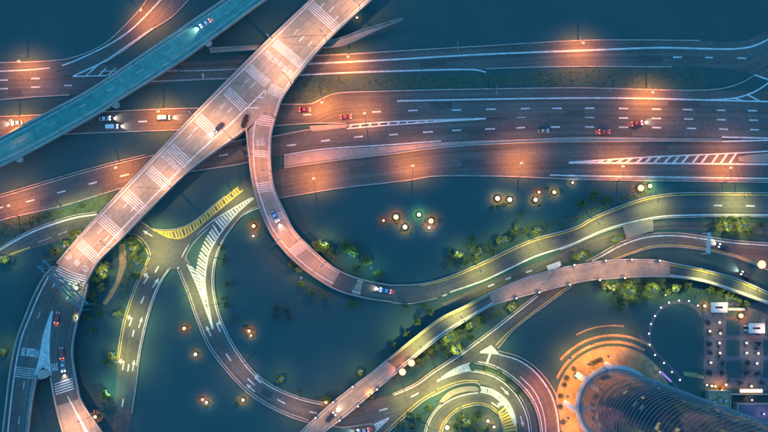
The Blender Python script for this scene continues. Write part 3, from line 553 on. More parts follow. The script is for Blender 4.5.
# crash cushion in the nose of the split
cc = empty('crash_cushion', A.P(245, 121), 'black crash cushion in the nose where the curved ramp splits off', 'crash cushion')
for x, y, r in ((243.4, 126, .9), (244, 123.6, .9), (244.8, 121.2, .9), (245.6, 118.8, .85), (246.8, 116.6, .8), (246.6, 120.4, .7)):
    p = A.P(x, y); MB().tube(p, p + Vector((0, 0, 1.1)), r, r, 12).tube(p + Vector((0, 0, 1.1)), p + Vector((0, 0, 1.2)), r * .85, r * .6, 12).build('barrel', 'rubber_black', cc)

# ------------------------------------------------------------------ gantry over the road
def gantry(a, b, z0, zt, wdt, label, m, n=9):
    a, b = at(*a, zt), at(*b, zt); g = empty('sign_gantry', Vector((a.x, a.y, z0)), label, 'gantry')
    t = (b - a).normalized(); nn = Vector((-t.y, t.x, 0)) * wdt / 2; up = Vector((0, 0, 1.5)); c = []
    for s, u_ in ((-1, 0), (1, 0), (-1, 1), (1, 1)):
        p, q_ = a + nn * s + up * u_, b + nn * s + up * u_; c.append((p, q_)); MB().tube(p, q_, .16, .16, 8).build('chord', m, g)
    for i in range(n):
        k, k2 = i / n, (i + 1) / n
        for x, y in ((0, 1), (2, 3)):
            e = (x, y) if i % 2 else (y, x); MB().tube(c[e[0]][0].lerp(c[e[0]][1], k), c[e[1]][0].lerp(c[e[1]][1], k2), .08, .08, 6).build('brace', m, g)
    for p in (a, b):
        for s in (-1, 1): MB().tube(Vector((p.x, p.y, 0)) + nn * s, Vector((p.x, p.y, zt + 1.5)) + nn * s, .22, .18, 10).build('post', m, g)
    return g, a, b, t, nn
g, ga_, gb_, gt, gn = gantry((41, 263), (86, 307), 0, 12.2, 3.0, 'teal truss gantry spanning the road at the foot of the wide ramp', 'teal_steel', 12)
for k in (.36, .62):
    p = ga_.lerp(gb_, k); MB().box((p.x, p.y, p.z + .4), (7, .25, 3), math.atan2(gt.y, gt.x)).build('sign_panel', 'teal_steel', g)
g2_, a_, b_, t_, n_ = gantry((708.4, 233), (707.6, 253.5), 0, 6.4, .8, 'slim pale sign gantry across the curved road at right', 'white_metal', 6)

# ------------------------------------------------------------------ glass tower
TC = at(614, 405); TR = 15.2; TH = 205
tw = empty('glass_tower', TC, 'round blue glass tower with stacked floor rings rising at lower right', 'tower')
def ring(r0, r1, z0, z1, name, m, parent, n=72, c=TC, a0=0, a1=2 * math.pi):
    vs = []; full = abs(a1 - a0 - 2 * math.pi) < 1e-6; k = n if full else n + 1
    for i in range(k):
        a = a0 + (a1 - a0) * i / n; ca, sa = math.cos(a), math.sin(a)
        vs += [(c.x + r * ca, c.y + r * sa, z) for r, z in ((r0, z0), (r1, z0), (r1, z1), (r0, z1))]
    fs = []
    for i in range(n):
        p, q_ = 4 * i, 4 * ((i + 1) % k)
        fs += [(p + j, q_ + j, q_ + (j + 1) % 4, p + (j + 1) % 4) for j in range(4)]
    if not full: fs += [(0, 1, 2, 3), tuple(4 * n + j for j in (3, 2, 1, 0))]
    return mk(name, vs, fs, m, parent)
MB().tube((TC.x, TC.y, -.2), (TC.x, TC.y, TH), TR - .5, TR - .5, 96).build('glass_wall', 'glass_wall', tw, smooth=False)
for i in range(1, 51): ring(TR - .7, TR - .36, i * 4 - .1, i * 4 + .1, 'floor_band', 'band_metal', tw)
mat('warm_reflection', (.05, .04, .02), emit=(1, .72, .3), estr=.3).cycles.emission_sampling = 'NONE'  # glowing panes imitate reflections of the lit roads in the glass
mat('pale_reflection', (.03, .04, .04), emit=(.5, .62, .42), estr=.16).cycles.emission_sampling = 'NONE'
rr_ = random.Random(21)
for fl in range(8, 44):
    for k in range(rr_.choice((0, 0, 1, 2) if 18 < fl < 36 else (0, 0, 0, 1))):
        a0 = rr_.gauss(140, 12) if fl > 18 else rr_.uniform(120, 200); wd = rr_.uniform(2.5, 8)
        ring(TR - .6, TR - .47, fl * 4 + .5, fl * 4 + rr_.uniform(2, 3.4), 'reflection_pane', 'warm_reflection' if rr_.random() < .55 else 'pale_reflection', tw, 4, TC, R(a0), R(a0 + wd))
ring(TR - .6, TR + .9, 3.6, 4.3, 'entrance_canopy', 'white_metal', tw)
ring(TR - 3, TR + .3, TH, TH + 2, 'roof_parapet', 'band_metal', tw)
for x0, y0, x1, y1 in ((576, 374, 591, 383), (563, 402, 578, 411), (604, 364, 617, 369.5)):
    a, b = at(x0, y0, 4.4), at(x1, y1, 4.4); d_ = b - a; MB().box((a + b) / 2, (d_.length, 2.3, .35), math.atan2(d_.y, d_.x)).build('canopy', 'white_metal', tw)
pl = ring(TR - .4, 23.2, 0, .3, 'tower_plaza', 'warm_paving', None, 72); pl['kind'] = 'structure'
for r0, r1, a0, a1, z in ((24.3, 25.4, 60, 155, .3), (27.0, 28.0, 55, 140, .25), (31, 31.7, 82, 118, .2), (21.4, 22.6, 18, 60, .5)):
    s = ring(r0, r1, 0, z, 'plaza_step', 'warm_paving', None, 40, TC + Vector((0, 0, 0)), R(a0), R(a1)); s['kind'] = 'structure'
# ------------------------------------------------------------------ garden with the round lawn
gd = poly('garden_paving', [(703.5, 303), (780, 303), (780, 392), (706, 386), (703.5, 384)], .06, 'paving', smooth_edge=False)
rp = Road('garden_path', [(703, 318), (701, 311.5), (694, 304.5), (679, 300.4), (664, 305), (653, 316), (648.6, 331), (649, 343), (655, 354), (664, 362), (681, 380.4)], [(703, 326), (698.6, 314), (692, 307.6), (679, 303.4), (666, 307.4), (656, 317.4), (651.6, 331), (651.8, 342), (657.4, 352.4), (666, 360.6), (683, 378.6)], .1, 'paving', foot=False)
Road('garden_path', [(639, 334), (645, 338), (649, 341)], [(640, 345), (645, 343.5), (649.6, 344)], .08, 'paving', foot=False)
Road('garden_path', [(629.6, 342.6), (656, 368), (677.4, 389)], [(631, 341.4), (658, 366.6), (679.4, 388)], .09, 'paving', foot=False)
Road('garden_path', [(683, 371.6), (695, 373), (704, 376)], [(684, 375.6), (695, 377.4), (704, 379)], .07, 'warm_paving', foot=False)
BED = [(727, 320, 740, 335), (727, 340.4, 740, 355.6), (727.6, 361.4, 741, 377), (764, 340, 782, 355.6), (764, 361, 782, 377), (727, 306, 746, 316), (766, 320, 782, 336)]
for x0, y0, x1, y1 in BED:
    b_ = poly('planting_bed', [(x0, y0), (x1, y0), (x1, y1), (x0, y1)], .3, 'ground', smooth_edge=False, thick=.3); b_['kind'] = 'structure'
def pavilion(x0, y0, x1, y1, label):
    z = 3.6; a, b = at(x0, y1, z), at(x1, y0, z); c = (a + b) / 2; wd, dp = b.x - a.x, b.y - a.y
    p = empty('pavilion', Vector((c.x, c.y, 0)), label, 'pavilion')
    mb = MB(); t = dp * .4; sl = wd * .26
    mb.box((c.x, c.y + dp / 2 - t / 2, z), (wd, t, .3)).box((c.x, c.y - dp / 2 + t / 2, z), (wd, t, .3)).box((a.x + sl / 2, c.y, z), (sl, dp - 2 * t, .3)).box((b.x - sl / 2, c.y, z), (sl, dp - 2 * t, .3))
    mb.build('roof', 'white_metal', p)
    for sx in (-1, 1):
        for sy in (-1, 1): MB().box((c.x + sx * (wd / 2 - .4), c.y + sy * (dp / 2 - .4), z / 2 - .1), (.25, .25, z - .1)).build('column', 'steel', p)
    MB().box((c.x, c.y, 1.2), (wd * .7, dp * .5, 2.4)).build('kiosk', 'dark_roof', p)
pavilion(711, 302.5, 727.4, 312.5, 'white-roofed pavilion with a slot opening beside the round lawn'); pavilion(748.6, 323.2, 764.6, 333.2, 'white-roofed pavilion with a slot opening near the right edge')
def slab_thing(name, x0, y0, x1, y1, z, th, m, label, cat):
    a, b = at(x0, y1, z), at(x1, y0, z); c = (a + b) / 2
    o = MB().box((c.x, c.y, z - th / 2), (b.x - a.x, b.y - a.y, th)).build(name, m); tag(o, label, cat); return o
slab_thing('bench', 728.5, 308, 745, 310.6, 1.0, 1.0, 'white_metal', 'long white bench running right from the slotted pavilion by the lawn', 'bench')
for y in (325, 329.4): slab_thing('bench', 744, y, 748, y + 1.6, .8, .8, 'white_metal', 'short pale bench beside the right-hand pavilion, ' + ('upper' if y < 327 else 'lower') + ' of two', 'bench')
def block(name, x0, y0, x1, y1, z, m, label, glow=None):
    a, b = at(x0, y1, z), at(x1, y0, z); c = (a + b) / 2; w_, d_ = b.x - a.x, b.y - a.y
    o = empty(name, Vector((c.x, c.y, 0)), label, 'building')
    MB().box((c.x, c.y, z / 2 - .05), (w_, d_, z + .1)).build('wall', 'parapet', o)
    mb = MB()
    for sx, sy, ww, dd in ((0, 1, w_ + .3, .3), (0, -1, w_ + .3, .3), (1, 0, .3, d_ - .31), (-1, 0, .3, d_ - .31)): mb.box((c.x + sx * w_ / 2, c.y + sy * d_ / 2, z + .3), (ww, dd, .6))
    mb.build('roof_edge', 'parapet', o); MB().box((c.x, c.y, z + .12), (w_ - .32, d_ - .32, .14)).build('roof', m, o)
    for k in range(3): MB().box((c.x + (k - 1) * w_ * .27, c.y + random.uniform(-.2, .2) * d_, z + .75), (1.4, 1.1, 1.1), random.uniform(-.1, .1)).build('roof_unit', 'steel', o)
    return o
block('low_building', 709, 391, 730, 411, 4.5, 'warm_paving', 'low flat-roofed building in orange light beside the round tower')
block('low_building', 738, 404, 784, 432, 5, 'dark_roof', 'low building with a violet-lit roof at the right edge')
lb = slab_thing('light_box', 740.5, 389.4, 762.5, 392.4, 3.2, .5, 'glow_warm', 'long glowing light box above the dark gap at the right', 'light')
wl = MB(); a, b = at(706, 389), at(780, 396)
slab_thing('retaining_wall', 714, 393.6, 780, 395, 1.6, 1.6, 'parapet', 'pale wall running under the long light box', 'wall')
mat('purple_strip', (.3, .2, .35), emit=(.62, .22, .85), estr=.55)
pp = Road('light_strip', [(660.4, 372.4), (670.6, 382.4)], [(661.6, 371.2), (672, 381)], .35, 'purple_strip', kind=None); tag(pp.o, 'violet glowing strip set in the thin path beside the tower', 'light')

# ------------------------------------------------------------------ lamps
LK = 1.0; LS = {'orange': 2.9, 'peach': 1.6, 'lime': 3.6, 'rose': 2.2, 'warm': 3}
def ptlight(name, loc, c, power, parent, size=.25, cone=118, tilt=0):
    l = bpy.data.lights.new(name, 'SPOT'); l.color = c; l.energy = power * LK; l.shadow_soft_size = size
    l.spot_size = R(cone); l.spot_blend = 1.0         # cut-off luminaires: all light goes down
    o = bpy.data.objects.new(name, l); col.objects.link(o); o.parent = parent; o.location = loc; o.rotation_euler = (0, R(-tilt), 0); return o
PROTO = {}
def street_lamp(base, toward, hue='orange', power=14000, arm=3.0, h=10.3, z0=0, label='', group=None, lit=True, globe=.55, cone=120):
    key = ('s', hue, power, arm, h, lit, globe, cone); p = at(*base, z0); q_ = at(*toward, z0); rz = math.atan2(q_.y - p.y, q_.x - p.x)
    if key not in PROTO:
        o = empty('street_lamp', (0, 0, 0)); PROTO[key] = o
        MB().tube((0, 0, -.1), (0, 0, h), .16, .09, 10).tube((0, 0, 0), (0, 0, .5), .28, .24, 10).build('pole', 'steel', o, True)
        MB().tube((0, 0, h - .1), (arm * .5, 0, h + .35), .08, .07, 8).tube((arm * .5, 0, h + .35), (arm, 0, h + .3), .07, .06, 8).build('arm', 'steel', o, True)
        MB().box((arm + .35, 0, h + .36), (1.1, .34, .16)).build('lamp_head', 'steel', o)
        if lit:
            if globe > .4: MB().ball((arm + .4, 0, h + .12), globe, 12, 8, .45).build('lamp_glass', 'glow_' + hue, o, True)
            else: MB().box((arm + .4, 0, h + .25), (.8, .26, .08)).build('lamp_glass', 'glow_' + hue, o)
            ptlight('lamp_light', (arm + .4, 0, h - .55), GLOW[hue], power * LS[hue], o, cone=cone, tilt=16)
    else: o = mesh_copy(PROTO[key], (0, 0, 0))
    o.location = p; o.rotation_euler = (0, 0, rz); tag(o, label, 'street lamp', group); return o
def small_lamp(px, py, hue='warm', power=1500, h=1.2, r=.5, z0=0, label='', group=None, name='garden_lamp', up=1.0):
    key = ('g', hue, power, h, r, name); p = at(px, py, z0 + h)
    if key not in PROTO:
        o = empty(name, (0, 0, 0)); PROTO[key] = o
        MB().tube((0, 0, -.1), (0, 0, h - r * .6), .09, .07, 8).tube((0, 0, 0), (0, 0, .25), .2, .16, 8).build('post', 'steel', o)
        MB().ball((0, 0, h), r, 12, 8).build('lamp_globe', 'glow_' + hue, o, True)
        if name == 'garden_lamp':
            rnd = random.Random(len(PROTO)); mb = MB()          # low planting added to shape a soft halo round the lamp, thinning outwards
            for _ in range(230):
                a, q_ = rnd.uniform(0, 6.28), (1.6 + 1.9 * r) * rnd.random() ** .75 + .15; c = Vector((math.cos(a) * q_, math.sin(a) * q_ * .85, rnd.uniform(.06, .5)))
                u_ = Vector((rnd.uniform(-1, 1), rnd.uniform(-1, 1), rnd.uniform(-.3, .3))).normalized() * rnd.uniform(.12, .3); v_ = Vector((-u_.y, u_.x, rnd.uniform(-.1, .1))) * .6
                mb.add([c - u_, c + v_, c + u_, c - v_], [(0, 1, 2, 3)])
            mb.build('halo_leaves', 'leaf' if hue == 'green' else 'halo_leaf', o, kind='stuff')
        if name == 'grove_fill_lamp': MB().tube((0, 0, h + .1), (0, 0, h + .35), .55, .1, 12).build('lamp_cap', 'steel', o); ptlight('lamp_light', (0, 0, h - .3), GLOW[hue], power * 1.7, o, .2, 130)
        elif power: ptlight('lamp_light', (0, 0, h + r + up), GLOW[hue], power * (2.1 if name == 'garden_lamp' else 1.5), o, .2, 140 if name != 'parapet_lamp' else 174)
    else: o = mesh_copy(PROTO[key], (0, 0, 0))
    o.location = (p.x, p.y, z0); tag(o, label, 'lamp', group); return o
ORD = ['leftmost', 'second', 'third', 'fourth', 'fifth', 'sixth', 'seventh', 'eighth', 'ninth', 'tenth', 'eleventh', 'twelfth', 'thirteenth', 'fourteenth', 'fifteenth', 'sixteenth', 'seventeenth', 'eighteenth', 'nineteenth', 'twentieth']
def nth(i, n):
    if n == 1: return 'only'
    if i == 0: return 'leftmost'
    if i == n - 1: return 'rightmost'
    return ORD[i] + ' from the left'
def row(items, what, tail): 
    """labels for a row of alike things, counted from the left"""
    it = sorted(items, key=lambda a: (a[0], a[1])); n = len(it)
    return [(a, (what + ' ' + tail) if n == 1 else '%s %s, %s' % (what, tail, nth(i, n))) for i, a in enumerate(it)]
def lamps(items, tail, hue, power, arm, z0=0, grp=None, **k):
    k.setdefault('cone', 146 if hue == 'orange' else 120)
    for (bx, by, tx, ty), lb in row(items, hue_word[hue] + ' street lamp', tail): street_lamp((bx, by), (tx, ty), hue, power, arm, z0=z0, label=lb, group=grp or 'street lamps ' + tail, **k)
hue_word = {'orange': 'orange', 'peach': 'peach', 'lime': 'yellow-green', 'rose': 'rose', 'warm': 'warm', 'white': 'white', 'green': 'green'}
lamps([(28, 58.5, 28, 70), (141, 11, 150, 20)], 'at the upper left slip road', 'orange', 9000, 3)
lamps([(164, 107.2, 164, 120), (20, 116, 20, 125)], 'on the upper kerb of the second highway', 'orange', 12000, 3)
lamps([(349, 54, 349, 64), (578, 40.5, 578, 50)], 'on the upper kerb of the top highway', 'orange', 10000, 3)
lamps([(646, 88.6, 646, 98), (322, 98.6, 324, 110)], 'on the verge between the two upper highways', 'orange', 13000, 3)
lamps([(366, 124.5, 364, 112)], 'beside the white hatching where two highways merge', 'orange', 9000, 2.5)
lamps([(19, 216, 18, 205), (120, 162.5, 124, 175)], 'along the dark highway at left', 'orange', 9000, 3)
lamps([(316, 193, 315, 170), (412, 180.5, 412, 160), (518, 178, 518, 160), (617, 181, 617, 160), (722, 182.5, 722, 160)], 'along the lower kerb of the central highway', 'orange', 10500, 4.4)
for x, y, lb in ((456, 46.6, 'unlit grey street lamp standing above the top highway'), (494, 90, 'unlit grey street lamp on the verge right of the merging hatch'), (604, 87, 'unlit street lamp on the verge left of the orange-lit one')):
    street_lamp((x, y), (x, y + 10), 'orange', 0, 3, label=lb, lit=False)
def ramp_lamps(rd, items, tail, hue, power, arm=2.5, h=9.5):
    for (bx, by, tx, ty), lb in row(items, hue_word[hue] + ' street lamp', tail): street_lamp((bx, by), (tx, ty), hue, power, arm, h, rd.z(bx, by), lb, 'street lamps ' + tail, globe=.3, cone=160)
ramp_lamps(A, [(360, 11.4, 340, -5), (327, 42, 312, 25), (291, 84, 275, 65), (232.5, 139.5, 218, 124), (173, 187.6, 158, 172), (113, 247.6, 98, 232), (269, 38, 290, 60), (192, 114, 205, 130), (120, 190, 135, 205), (72, 246, 85, 258)], 'standing on the wide ramp', 'peach', 9500)
ramp_lamps(B, [(249.6, 158, 262, 156), (271.2, 172, 258, 174), (277, 244, 286, 237), (302, 239, 292, 248), (327, 262, 320, 270), (274, 117.5, 262, 117)], 'standing on the curved ramp', 'orange', 2500, 2)
ramp_lamps(l2, [(64, 434, 78, 430), (92, 416, 80, 420)], 'on the concrete end of the forked viaduct', 'peach', 6500, 2)
for (x, y), lb in row([(352.5, 387), (333, 402.4), (315.5, 418), (358, 406.4), (339.7, 420.6), (377, 389.6)], 'small peach lamp', 'on the parapet of the lower pale span'):
    small_lamp(x, y, 'peach', 1700, 4.6, .32, 5.2, lb, 'parapet lamps of the lower span', 'parapet_lamp')
for (x, y), lb in row([(516.6, 298.4), (539.5, 292.4), (570, 284.6), (600, 280), (625, 278), (574.5, 265), (606, 260.6), (632, 259.6), (660, 260.6)], 'small peach lamp', 'on the parapet of the upper pale span'):
    small_lamp(x, y, 'peach', 1900, 4.6, .32, 5.2, lb, 'parapet lamps of the upper span', 'parapet_lamp')
lamps([(475, 265, 480, 275), (531, 239.6, 536, 250), (590, 218.4, 595, 228), (650, 196, 652, 208), (735, 192.4, 735, 204)], 'along the upper kerb of the green-lit road', 'lime', 4600, 2.6, globe=.3)
lamps([(464, 320.6, 455, 312), (424, 350, 416, 342)], 'between the long bridge and the rings', 'lime', 5200, 2, z0=5.2, h=8, globe=.3)
lamps([(703, 270, 703, 277), (752, 284.6, 750, 291)], 'on the right end of the long bridge', 'lime', 3000, 2, z0=5.2, h=7, globe=.3)
lamps([(232, 192, 236, 200), (150, 256, 160, 258), (217, 258, 208, 256), (218, 304, 210, 306), (124, 318, 133, 320), (117, 358, 126, 359), (188, 294, 196, 291), (152, 228, 160, 238)], 'around the yellow-hatched junction', 'lime', 3300, 2.4, globe=.3)
lamps([(436, 369.4, 440, 378), (404, 389, 406, 398), (478, 340, 484, 345), (441, 402, 436, 398), (460, 410, 458, 402), (496, 413, 502, 407), (494, 370, 490, 378), (427, 424, 434, 426)], 'around the small ring roads', 'lime', 3400, 2.4, globe=.3)
lamps([(300, 398, 296, 408), (247, 362, 242, 368)], 'on the inner kerb of the big ring road', 'peach', 3600, 2.4, globe=.25)
lamps([(548, 380, 540, 388), (563, 418, 552, 420), (531, 399, 538, 396)], 'along the rose-lit outer ring road', 'rose', 3800, 2.5, globe=.25)
lamps([(690, 233, 690, 242), (620, 243, 625, 250)], 'along the curved road below the green-lit one', 'peach', 2200, 2.2, globe=.25)
lamps([(752, 271, 752, 262)], 'burning brightly at the right edge', 'orange', 9000, 2.0, globe=1.6)
lamps([(62, 206.5, 70, 215), (102, 196, 98, 206)], 'on the grass strip left of the wide ramp', 'lime', 2500, 2.0, globe=.25)
lamps([(729, 302, 722, 306), (766, 333, 758, 329)], 'added to brighten a slotted pavilion roof', 'peach', 1500, 1.5, h=7, globe=.3)  # fill lamps added only to lighten the two pavilion roofs
for (x, y, p, r), lb in row([(411.5, 363, 5200, 1.3), (402.5, 372, 5200, 1.3)], 'big orange globe lamp', 'beside the long bridge above the lower road'): small_lamp(x, y, 'orange', p, 7.5, r, 0, lb, 'big orange globe lamps by the bridge', 'globe_lamp')
for x, y, hue, p, r, lb in ((396, 217, 'orange', 1500, 1.0, 'orange garden lamp in the dark park, left of the green one'), (419, 214.6, 'green', 900, .75, 'small green-white garden lamp between the orange ones'), (405, 227, 'warm', 1200, .9, 'warm garden lamp, lowest of the park cluster'), (431, 221, 'orange', 1700, 1.0, 'orange garden lamp at the right of the park cluster'), (429, 227.6, 'white', 500, .5, 'small white garden lamp just under the right orange one'), (383.5, 220.6, 'rose', 250, .45, 'small red garden lamp at the left end of the park cluster'),
        (497.6, 198.4, 'warm', 1300, .9, 'left of two warm garden lamps under the central highway'), (509.8, 199.6, 'warm', 1300, .9, 'right of two warm garden lamps under the central highway'), (535.7, 199.8, 'warm', 1000, .8, 'warm garden lamp right of the bright pair, lower one'), (539, 192.2, 'rose', 300, .5, 'small pink garden lamp above a warm one'), (554.3, 192.2, 'warm', 900, .7, 'warm garden lamp just below the central highway kerb'), (572.6, 182.6, 'white', 300, .45, 'small white lamp under the highway kerb near the hatch tip'),
        (641, 188, 'orange', 2300, 1.25, 'large orange lamp between central highway and green-lit road'), (650.2, 186, 'green', 1000, .8, 'green-white lamp beside the large orange one'), (253.6, 226, 'orange', 900, .7, 'orange garden lamp inside the big ring near its kerb'), (253.4, 236, 'white', 250, .4, 'small white lamp below the orange one inside the ring'),
        (184.2, 328.4, 'orange', 500, .65, 'small orange lamp in the dark wedge, upper one'), (195.4, 354.4, 'warm', 500, .65, 'small warm lamp in the dark wedge, lower one'), (202.4, 399.6, 'rose', 350, .5, 'pink lamp left of a pair in the dark lower left'), (206.6, 402.4, 'white', 400, .5, 'white lamp right of a pair in the dark lower left'), (243, 400, 'warm', 700, .6, 'warm lamp beside a small shrub under the big ring'), (249, 331, 'orange', 700, .6, 'orange lamp lighting a shrub inside the big ring'), (251, 335.6, 'white', 200, .35, 'tiny white lamp under the orange one inside the ring'),
        (447.4, 427.6, 'peach', 1200, .9, 'peach lamp on the planted centre of the small ring, left'), (488, 421, 'peach', 700, .6, 'peach lamp on the planted centre of the small ring, upper right'), (494, 427, 'warm', 500, .5, 'warm lamp on the planted centre of the small ring, right'), (357, 17.6, 'white', 150, .4, 'small white lamp beside the upper end of the wide ramp'),
        (76.4, 288, 'white', 900, .65, 'bright white floodlight under the teal gantry'), (69.6, 291.4, 'green', 900, .45, 'green-tinted floodlight by the teal gantry'), (95, 417, 'peach', 350, .6, 'small peach lamp on the edge of the concrete viaduct end'), (704.8, 306, 'warm', 500, .55, 'warm lamp left of the slotted pavilion'), (741, 315.8, 'orange', 1400, .9, 'orange lamp between the two pavilions'), (326, 402, 'peach', 500, .7, 'peach lamp where the big ring meets the bridge')):
    z0 = 6 if (60 < x < 100 and 280 < y < 430) else 0
    small_lamp(x, y, hue, p, 1.6 if z0 == 0 else 2.2, r, z0, lb)
for (x, y), lb in row([(665.8, 295), (679, 300.6), (689, 301), (698, 305.6), (669, 302.6), (661, 307.6), (655, 316), (651, 324), (649, 333.7), (649.7, 344.7), (655, 355), (664, 363), (672, 372), (680, 380), (707, 385)], 'tiny white path lamp', 'round the lawn'):
    small_lamp(x, y, 'white', 0, .9, .3, 0, lb, 'path lamps round the lawn', 'path_lamp')
GL = [(719.7, 322.5), (710, 331.2), (720.4, 333.4), (719.7, 343), (720.2, 353), (746.7, 343), (746.9, 353), (758.4, 353.4), (711, 362.6), (757.2, 363.4), (712, 386), (726.2, 384.8), (751.6, 386.2), (715.5, 386.4)]
for (x, y), lb in row(GL, 'small warm uplight', 'in the tree grid'):
    small_lamp(x, y, 'warm', 260 if y < 380 else 420, 2.4, .42, 0, lb, 'uplights of the tree grid', 'garden_uplight')
for x, y, hue, p, lb in ((722, 390, 'orange', 1600, 'orange lamp on the wall above the low building'), (752, 400, 'violet', 260, 'violet roof lamp on the low building at the right edge'), (764, 414, 'violet', 300, 'violet roof lamp nearest the tower'), (660, 372, 'violet', 120, 'violet lamp at the head of the glowing path strip')):
    small_lamp(x, y, hue, p, 2.6, .3, 4.6 if p > 200 and hue == 'violet' else 0, lb)
CLK = lambda i, A_, a: (ORD[sorted(A_).index(a)] if sorted(A_).index(a) else 'first') + ' anticlockwise from the right'
PLZ = [(100, 20), (124, 20), (145, 20), (168, 20), (192, 20), (212, 20), (84, 26.4), (112, 26.4), (134, 26.4)]
for i, (a, r) in enumerate(PLZ):
    p = TC + Vector((math.cos(R(a)), math.sin(R(a)), 0)) * r
    key = 'plz'
    if key not in PROTO:
        o = empty('plaza_lamp', (0, 0, 0)); PROTO[key] = o
        MB().tube((0, 0, -.1), (0, 0, 6.6), .09, .07, 8).build('post', 'steel', o); MB().ball((0, 0, 6.6), .2, 10, 6, .5).build('lamp_glass', 'glow_orange', o, True); MB().tube((0, 0, 6.7), (0, 0, 6.95), .5, .1, 12).build('lamp_cap', 'steel', o); ptlight('lamp_light', (0, 0, 6.3), (1, .36, .045), 8000, o, .25, 165)
    else: o = mesh_copy(PROTO[key], (0, 0, 0))
    o.location = (p.x, p.y, .3); tag(o, 'orange plaza lamp on the %s, %s round the tower' % ('paved ring' if r < 23 else 'outer steps', CLK(i, [q for q, _ in PLZ], a)), 'lamp', 'plaza lamps around the tower')

# ------------------------------------------------------------------ trees and shrubs
def crown_mesh(name, rnd, rad, hgt, n, m, lobes=6, leaf=.5):
    vs, fs = [], []; L = [(0, 0, hgt * .6, rad * .5)]
    for i in range(lobes * 2):
        a = rnd.uniform(0, 6.28); r = rad * rnd.uniform(.25, .85)
        L.append((math.cos(a) * r, math.sin(a) * r * rnd.uniform(.7, 1), hgt * rnd.uniform(.4, .85), rad * rnd.uniform(.2, .42)))
    for i in range(n):
        x, y, z, r = rnd.choice(L)
        while True:
            v = Vector((rnd.uniform(-1, 1), rnd.uniform(-1, 1), rnd.uniform(-1, 1)))
            if .3 < v.length < 1: break
        c = Vector((x, y, z)) + v * r; nrm = (v.normalized() + Vector((rnd.uniform(-.6, .6), rnd.uniform(-.6, .6), rnd.uniform(0, .9)))).normalized()
        uu = nrm.orthogonal().normalized(); ang = rnd.uniform(0, 6.28); vv = nrm.cross(uu); a1 = uu * math.cos(ang) + vv * math.sin(ang); b1 = nrm.cross(a1)
        s = leaf * rnd.uniform(.6, 1.3); k = len(vs)
        vs += [c - a1 * s, c + b1 * s * .55 + nrm * .08, c + a1 * s, c - b1 * s * .55 + nrm * .08]; fs.append((k, k + 1, k + 2, k + 3))
    me = bpy.data.meshes.new(name); me.from_pydata([tuple(v) for v in vs], [], fs); me.materials.append(MAT[m]); return me
def trunk_mesh(rnd, hgt, rad):
    mb = MB().tube((0, 0, -.1), (0.05, 0, hgt * .5), .2, .13, 8)
    for i in range(4):
        a = i * 1.57 + rnd.random(); mb.tube((0.05, 0, hgt * (.36 + .04 * i)), (math.cos(a) * rad * .5, math.sin(a) * rad * .5, hgt * .68), .08, .03, 6)
    me = bpy.data.meshes.new('trunk'); me.from_pydata(mb.v, [], mb.f); me.materials.append(MAT['bark']); return me
VAR = []
for i in range(6):
    rnd = random.Random(40 + i); VAR.append((crown_mesh('crown', rnd, 2.6, 5.6, 900, 'leaf', 5 + i % 4, .3), trunk_mesh(rnd, 5.6, 2.6)))
DVAR = []
for i in range(3):
    rnd = random.Random(80 + i); DVAR.append((crown_mesh('crown', rnd, 2.6, 5.6, 480, 'leaf_dark', 6, .32), trunk_mesh(rnd, 5.6, 2.6)))
SVAR = [crown_mesh('leaves', random.Random(60 + i), 1.5, 1.5, 200, 'leaf', 5, .24) for i in range(4)]
STEM = None
def tree(px, py, rpx, label, group, z0=0, dark=False):
    s = rpx * .4 / 2.6 * (1.0 if dark else 1.3); p = at(px, py, z0 + 3.2 * s); cm, tm = random.choice(DVAR if dark else VAR)
    o = empty('tree', (p.x, p.y, z0), label, 'tree', group); o.rotation_euler.z = random.uniform(0, 6.28); o.scale = (s, s, s * random.uniform(.9, 1.15))
    for nme, me in (('crown', cm), ('trunk', tm)):
        c = bpy.data.objects.new(nme, me); col.objects.link(c); c.parent = o
def shrub(px, py, rpx, label, group, z0=0):
    s = rpx * .4 / 1.5; p = at(px, py, z0 + .8 * s)
    o = empty('shrub', (p.x, p.y, z0), label, 'shrub', group); o.rotation_euler.z = random.uniform(0, 6.28); o.scale = (s, s, s)
    c = bpy.data.objects.new('leaves', random.choice(SVAR)); col.objects.link(c); c.parent = o
    mk_ = MB().tube((0, 0, -.05), (0, 0, .7), .06, .04, 6); me = bpy.data.meshes.new('stem'); me.from_pydata(mk_.v, [], mk_.f); me.materials.append(MAT['bark'])
    t = bpy.data.objects.new('stem', me); col.objects.link(t); t.parent = o
def grove(fn, items, what, tail, **k):
    for (x, y, r), lb in row(items, what, tail): fn(x, y, r, lb, what + 's ' + tail, **k)
grove(tree, [(75, 233, 5), (54, 251, 4.6), (66, 243, 3)], 'small lit tree', 'left of the wide ramp foot')
grove(tree, [(123, 240, 3.5), (131, 241, 4.2), (139, 247, 4.2), (134, 257, 4), (136, 275, 4.2), (133, 249, 3.4), (141, 261, 2.8)], 'green tree', 'in the kerbed island below the junction')
grove(tree, [(105, 266, 4.4), (98, 270, 4), (104, 277, 4), (101, 288, 3.6), (97, 281, 3), (113, 246, 3.4)], 'lit tree', 'between the wide ramp foot and the footpath')
grove(tree, [(118, 314, 3.8), (111, 357, 5), (106, 362, 3.4), (75, 317, 3.4), (76, 387.5, 3.4)], 'yellow-lit tree', 'beside the roads going south')
grove(tree, [(92, 296, 3.6), (95, 304, 3.2), (88, 318, 3), (100, 314, 3), (94, 331, 2.8)], 'dim tree', 'in the dark wedge south of the footpath')
grove(tree, [(224, 262, 2.6), (227, 284, 2.8), (226, 305, 3), (233, 320, 2.6), (222, 248, 2.4)], 'small dim tree', 'lining the inside of the big ring at left')
